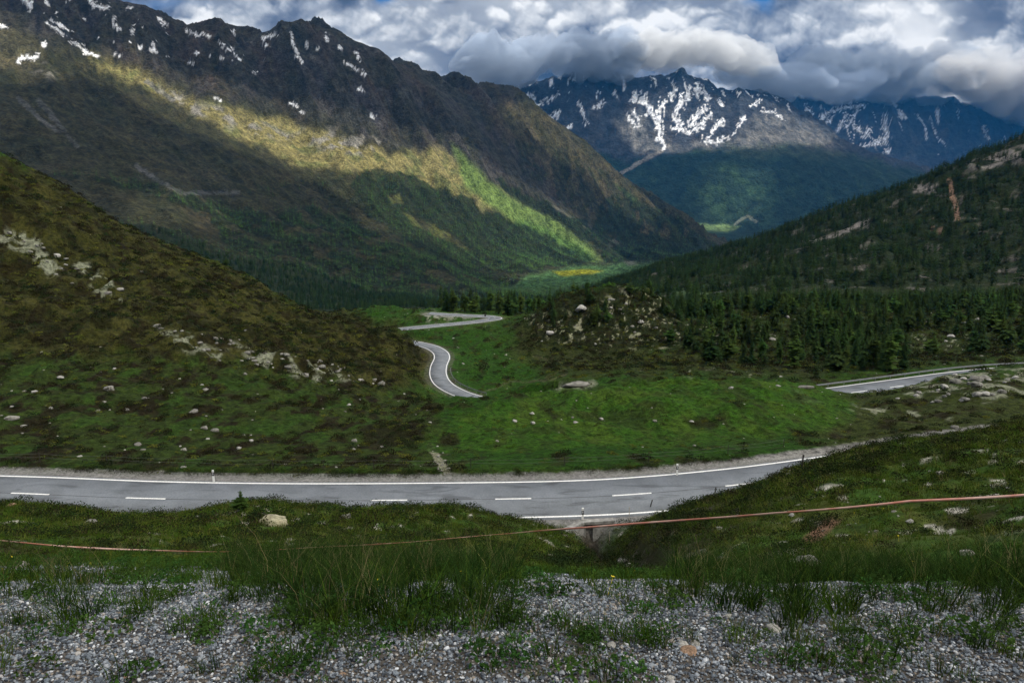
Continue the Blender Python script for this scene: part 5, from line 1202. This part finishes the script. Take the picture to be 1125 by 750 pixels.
sunspot([(775, 178), (850, 185), (850, 235), (790, 255), (765, 240)], 24.5, 28, .42)
sunspot([(960, 120), (1010, 120), (1020, 180), (970, 180)], 28.6, 31, .4)
for bx0, bx1, by_, bz_, bw_ in ((900, 3000, 8100, 1450, .8), (6800, 11500, 12000, 1900, 1.0), (-700, 600, 7950, 1500, .45)):  # deck gaps cut to brighten the low cloud banks
    for x_ in np.arange(bx0, bx1, 30):
        for y_ in np.arange(by_ - 350, by_ + 350, 30):
            kk = (CZ - bz_) / sd.z; ix_, iy_ = int((x_ + kk * sd.x - cx0) / CELL), int((y_ + kk * sd.y - cy0) / CELL)
            if 1 < ix_ < cnx - 2 and 1 < iy_ < cny - 2: lit_w[iy_, ix_] = max(lit_w[iy_, ix_], bw_)
ker = np.exp(-0.5 * (np.arange(-3, 4) / .8) ** 2); ker /= ker.sum()
for ax in (0, 1): lit_w = np.apply_along_axis(lambda a_: np.convolve(a_, ker, 'same'), ax, lit_w)
lit_w = np.clip(lit_w * 2.1, 0, 1)
gx_, gy_ = np.meshgrid(cx0 + CELL * np.arange(cnx), cy0 + CELL * np.arange(cny))
edge = np.minimum(np.minimum(gx_ - cx0, cx0 + CELL * (cnx - 1) - gx_), np.minimum(gy_ - cy0, cy0 + CELL * (cny - 1) - gy_))
bill = fbm(gx_ / 900, gy_ / 900, 5, 150)
thick = np.clip(sstep(0, 600, edge), 0, 1) * (1 - lit_w)
depth_ = thick * (200 + 170 * bill)
inside = thick > .06
kk0 = (CZ + 40) / sd.z
thin = np.exp(-((gx_ - kk0 * sd.x) / 1100) ** 2 - ((gy_ - kk0 * sd.y - 250) / 800) ** 2)      # deck passes more sun over the near ground, for stronger relief
trans = 1 - (1 - (CLOUD_T + .33 * thin)) * sstep(.06, .45, thick)
Vt = np.stack([gx_, gy_, CZ + depth_ * 1.2 + 25], -1); Vb = np.stack([gx_, gy_, CZ - depth_ * .6 - 25], -1)
nV = cnx * cny; idx = np.arange(nV).reshape(cny, cnx)
cellin = inside[:-1, :-1] & inside[1:, :-1] & inside[:-1, 1:] & inside[1:, 1:]
qs = np.stack([idx[:-1, :-1], idx[:-1, 1:], idx[1:, 1:], idx[1:, :-1]], -1)[cellin]
Fa = np.concatenate([qs, qs[:, ::-1] + nV])
E = {}
ed = np.concatenate([qs[:, [0, 1]], qs[:, [1, 2]], qs[:, [2, 3]], qs[:, [3, 0]]])
key = ed[:, 0].astype(np.int64) * nV + ed[:, 1]; rkey = ed[:, 1].astype(np.int64) * nV + ed[:, 0]
bd = ed[~np.isin(key, rkey)]
Fa = np.concatenate([Fa, np.stack([bd[:, 1], bd[:, 0], bd[:, 0] + nV, bd[:, 1] + nV], -1)])
cm, nt, b_ = mat('cloud')  # surface of the unseen shading deck
nt.n.remove(b_)
tk = nt.new('ShaderNodeAttribute', attribute_name='sun_pass').outputs['Fac']
tl = nt.new('ShaderNodeBsdfTranslucent'); tl.inputs[0].default_value = (.93, .94, .96, 1)
tp = nt.new('ShaderNodeBsdfTransparent')
mx = nt.new('ShaderNodeMixShader'); nt.put(mx.inputs[0], nt.math('SUBTRACT', 1.0, tk)); nt.l.new(tp.outputs[0], mx.inputs[1]); nt.l.new(tl.outputs[0], mx.inputs[2])
nt.l.new(mx.outputs[0], nt.n['Material Output'].inputs['Surface'])
me = mesh_from('shadow_clouds', np.concatenate([Vt.reshape(-1, 3), Vb.reshape(-1, 3)]), Fa, None, cm)
at = me.attributes.new('sun_pass', 'FLOAT', 'POINT'); at.data.foreach_set('value', np.tile(trans.ravel(), 2).astype(np.float32))
link('shadow_clouds', me, kind='stuff')


# low cloud hanging on the far summits: closed billowing banks of vapour
def bank(name, x0, x1, Yc, zfun, ry, rz, seed, dens_, colr, zamp=120):
    nx, na = 340, 72
    xx = np.linspace(x0, x1, nx); aa = np.linspace(0, 2 * np.pi, na, endpoint=False)
    XX, AA = np.meshgrid(xx, aa, indexing='ij'); ca, sa = np.cos(AA), np.sin(AA)
    endf = np.sqrt(np.clip(1 - np.abs((XX - (x0 + x1) / 2) / ((x1 - x0) / 2)) ** 4, 0.0001, 1))
    nz_ = fbm(XX / 330 + ca * .8, sa * .9 + XX / 700, 4, seed) * 1.5 - .36 * bil(XX / 210 + ca * 1.3, sa * 1.5 - XX / 400, 6, seed + 9)
    rad = np.maximum(1 + .85 * nz_, .08) * endf
    zc = np.array([zfun(x_) for x_ in xx])[:, None] + zamp * fbm(XX / 500, XX * 0 + 3.3, 4, seed + 20)
    Vv = np.stack([XX, Yc + ca * ry * rad, zc + sa * rz * rad], -1)
    ix = np.arange(nx * na).reshape(nx, na); nxt = np.roll(ix, -1, 1)
    q4 = np.stack([ix[:-1], ix[1:], nxt[1:], nxt[:-1]], -1).reshape(-1, 4)
    m_ = bpy.data.materials.new('low cloud'); m_.use_nodes = True; m_.node_tree.nodes.remove(m_.node_tree.nodes['Principled BSDF'])
    vol = m_.node_tree.nodes.new('ShaderNodeVolumePrincipled'); vol.inputs['Color'].default_value = (*colr, 1); vol.inputs['Density'].default_value = dens_; vol.inputs['Anisotropy'].default_value = .1
    m_.node_tree.links.new(vol.outputs[0], m_.node_tree.nodes['Material Output'].inputs['Volume'])
    return link(name, mesh_from(name, Vv, q4[:, ::-1], None, m_), kind='stuff')
def zpx(v_of_x, Yc):
    return lambda x_: -Yc * float(slope(np.interp(562.5 + F * x_ / (Yc * CP), *v_of_x)))
bank('low_cloud', -700, 1500, 7950, zpx(([480, 560, 640, 690, 730, 765, 800, 850, 900], [72, 66, 58, 66, 56, 70, 76, 78, 84]), 7950), 400, 230, 700, 1 / 150.0, (.64, .73, .86))
bank('low_cloud', 900, 3000, 8100, zpx(([480, 640, 690, 730, 765, 800, 850, 900], [58, 50, 52, 50, 54, 62, 78, 88]), 8100), 420, 190, 740, 1 / 150.0, (.93, .95, .97))
bank('low_cloud', 2300, 4300, 8300, zpx(([760, 800, 850, 900, 950], [72, 82, 88, 92, 92]), 8300), 380, 170, 760, 1 / 170.0, (.58, .68, .83))
bank('low_cloud', 4300, 10600, 12700, zpx(([820, 880, 940, 1000, 1060, 1120, 1180], [88, 84, 80, 82, 92, 100, 100]), 12700), 600, 400, 720, 1 / 220.0, (.72, .79, .88))
bank('low_cloud', 7000, 11500, 12000, zpx(([900, 1000, 1060, 1120, 1180], [70, 72, 84, 96, 100]), 12000), 600, 420, 780, 1 / 200.0, (.97, .975, .98))
# air that blues the distance
ztop = float(Zg.max()) + 5; zbot = float(Zg.min()) - 1
hx0, hx1, hy0, hy1 = float(Xg.min()) - 5, float(Xg.max()) + 5, -60, float(Yg.max()) + 5
bm = bmesh.new(); bmesh.ops.create_cube(bm, size=1); me = bpy.data.meshes.new('haze'); bm.to_mesh(me); bm.free()
hz = link('haze', me, kind='stuff'); hz.location = ((hx0 + hx1) / 2, (hy0 + hy1) / 2, (zbot + ztop) / 2); hz.scale = (hx1 - hx0, hy1 - hy0, ztop - zbot)
hm_ = bpy.data.materials.new('haze'); hm_.use_nodes = True; hn = hm_.node_tree; hn.nodes.remove(hn.nodes['Principled BSDF'])
pv = hn.nodes.new('ShaderNodeVolumePrincipled'); pv.inputs['Color'].default_value = (.04, .34, .86, 1); pv.inputs['Density'].default_value = HAZE; pv.inputs['Anisotropy'].default_value = 0.0
hn.links.new(pv.outputs[0], hn.nodes['Material Output'].inputs['Volume']); me.materials.append(hm_)
cy = scene.cycles
cy.use_denoising = True; cy.max_bounces = 5; cy.diffuse_bounces = 2; cy.volume_bounces = 2; cy.transparent_max_bounces = 12; cy.transmission_bounces = 4
cy.use_adaptive_sampling = True; cy.adaptive_threshold = .02
print('light', round(time.time() - T0, 1))
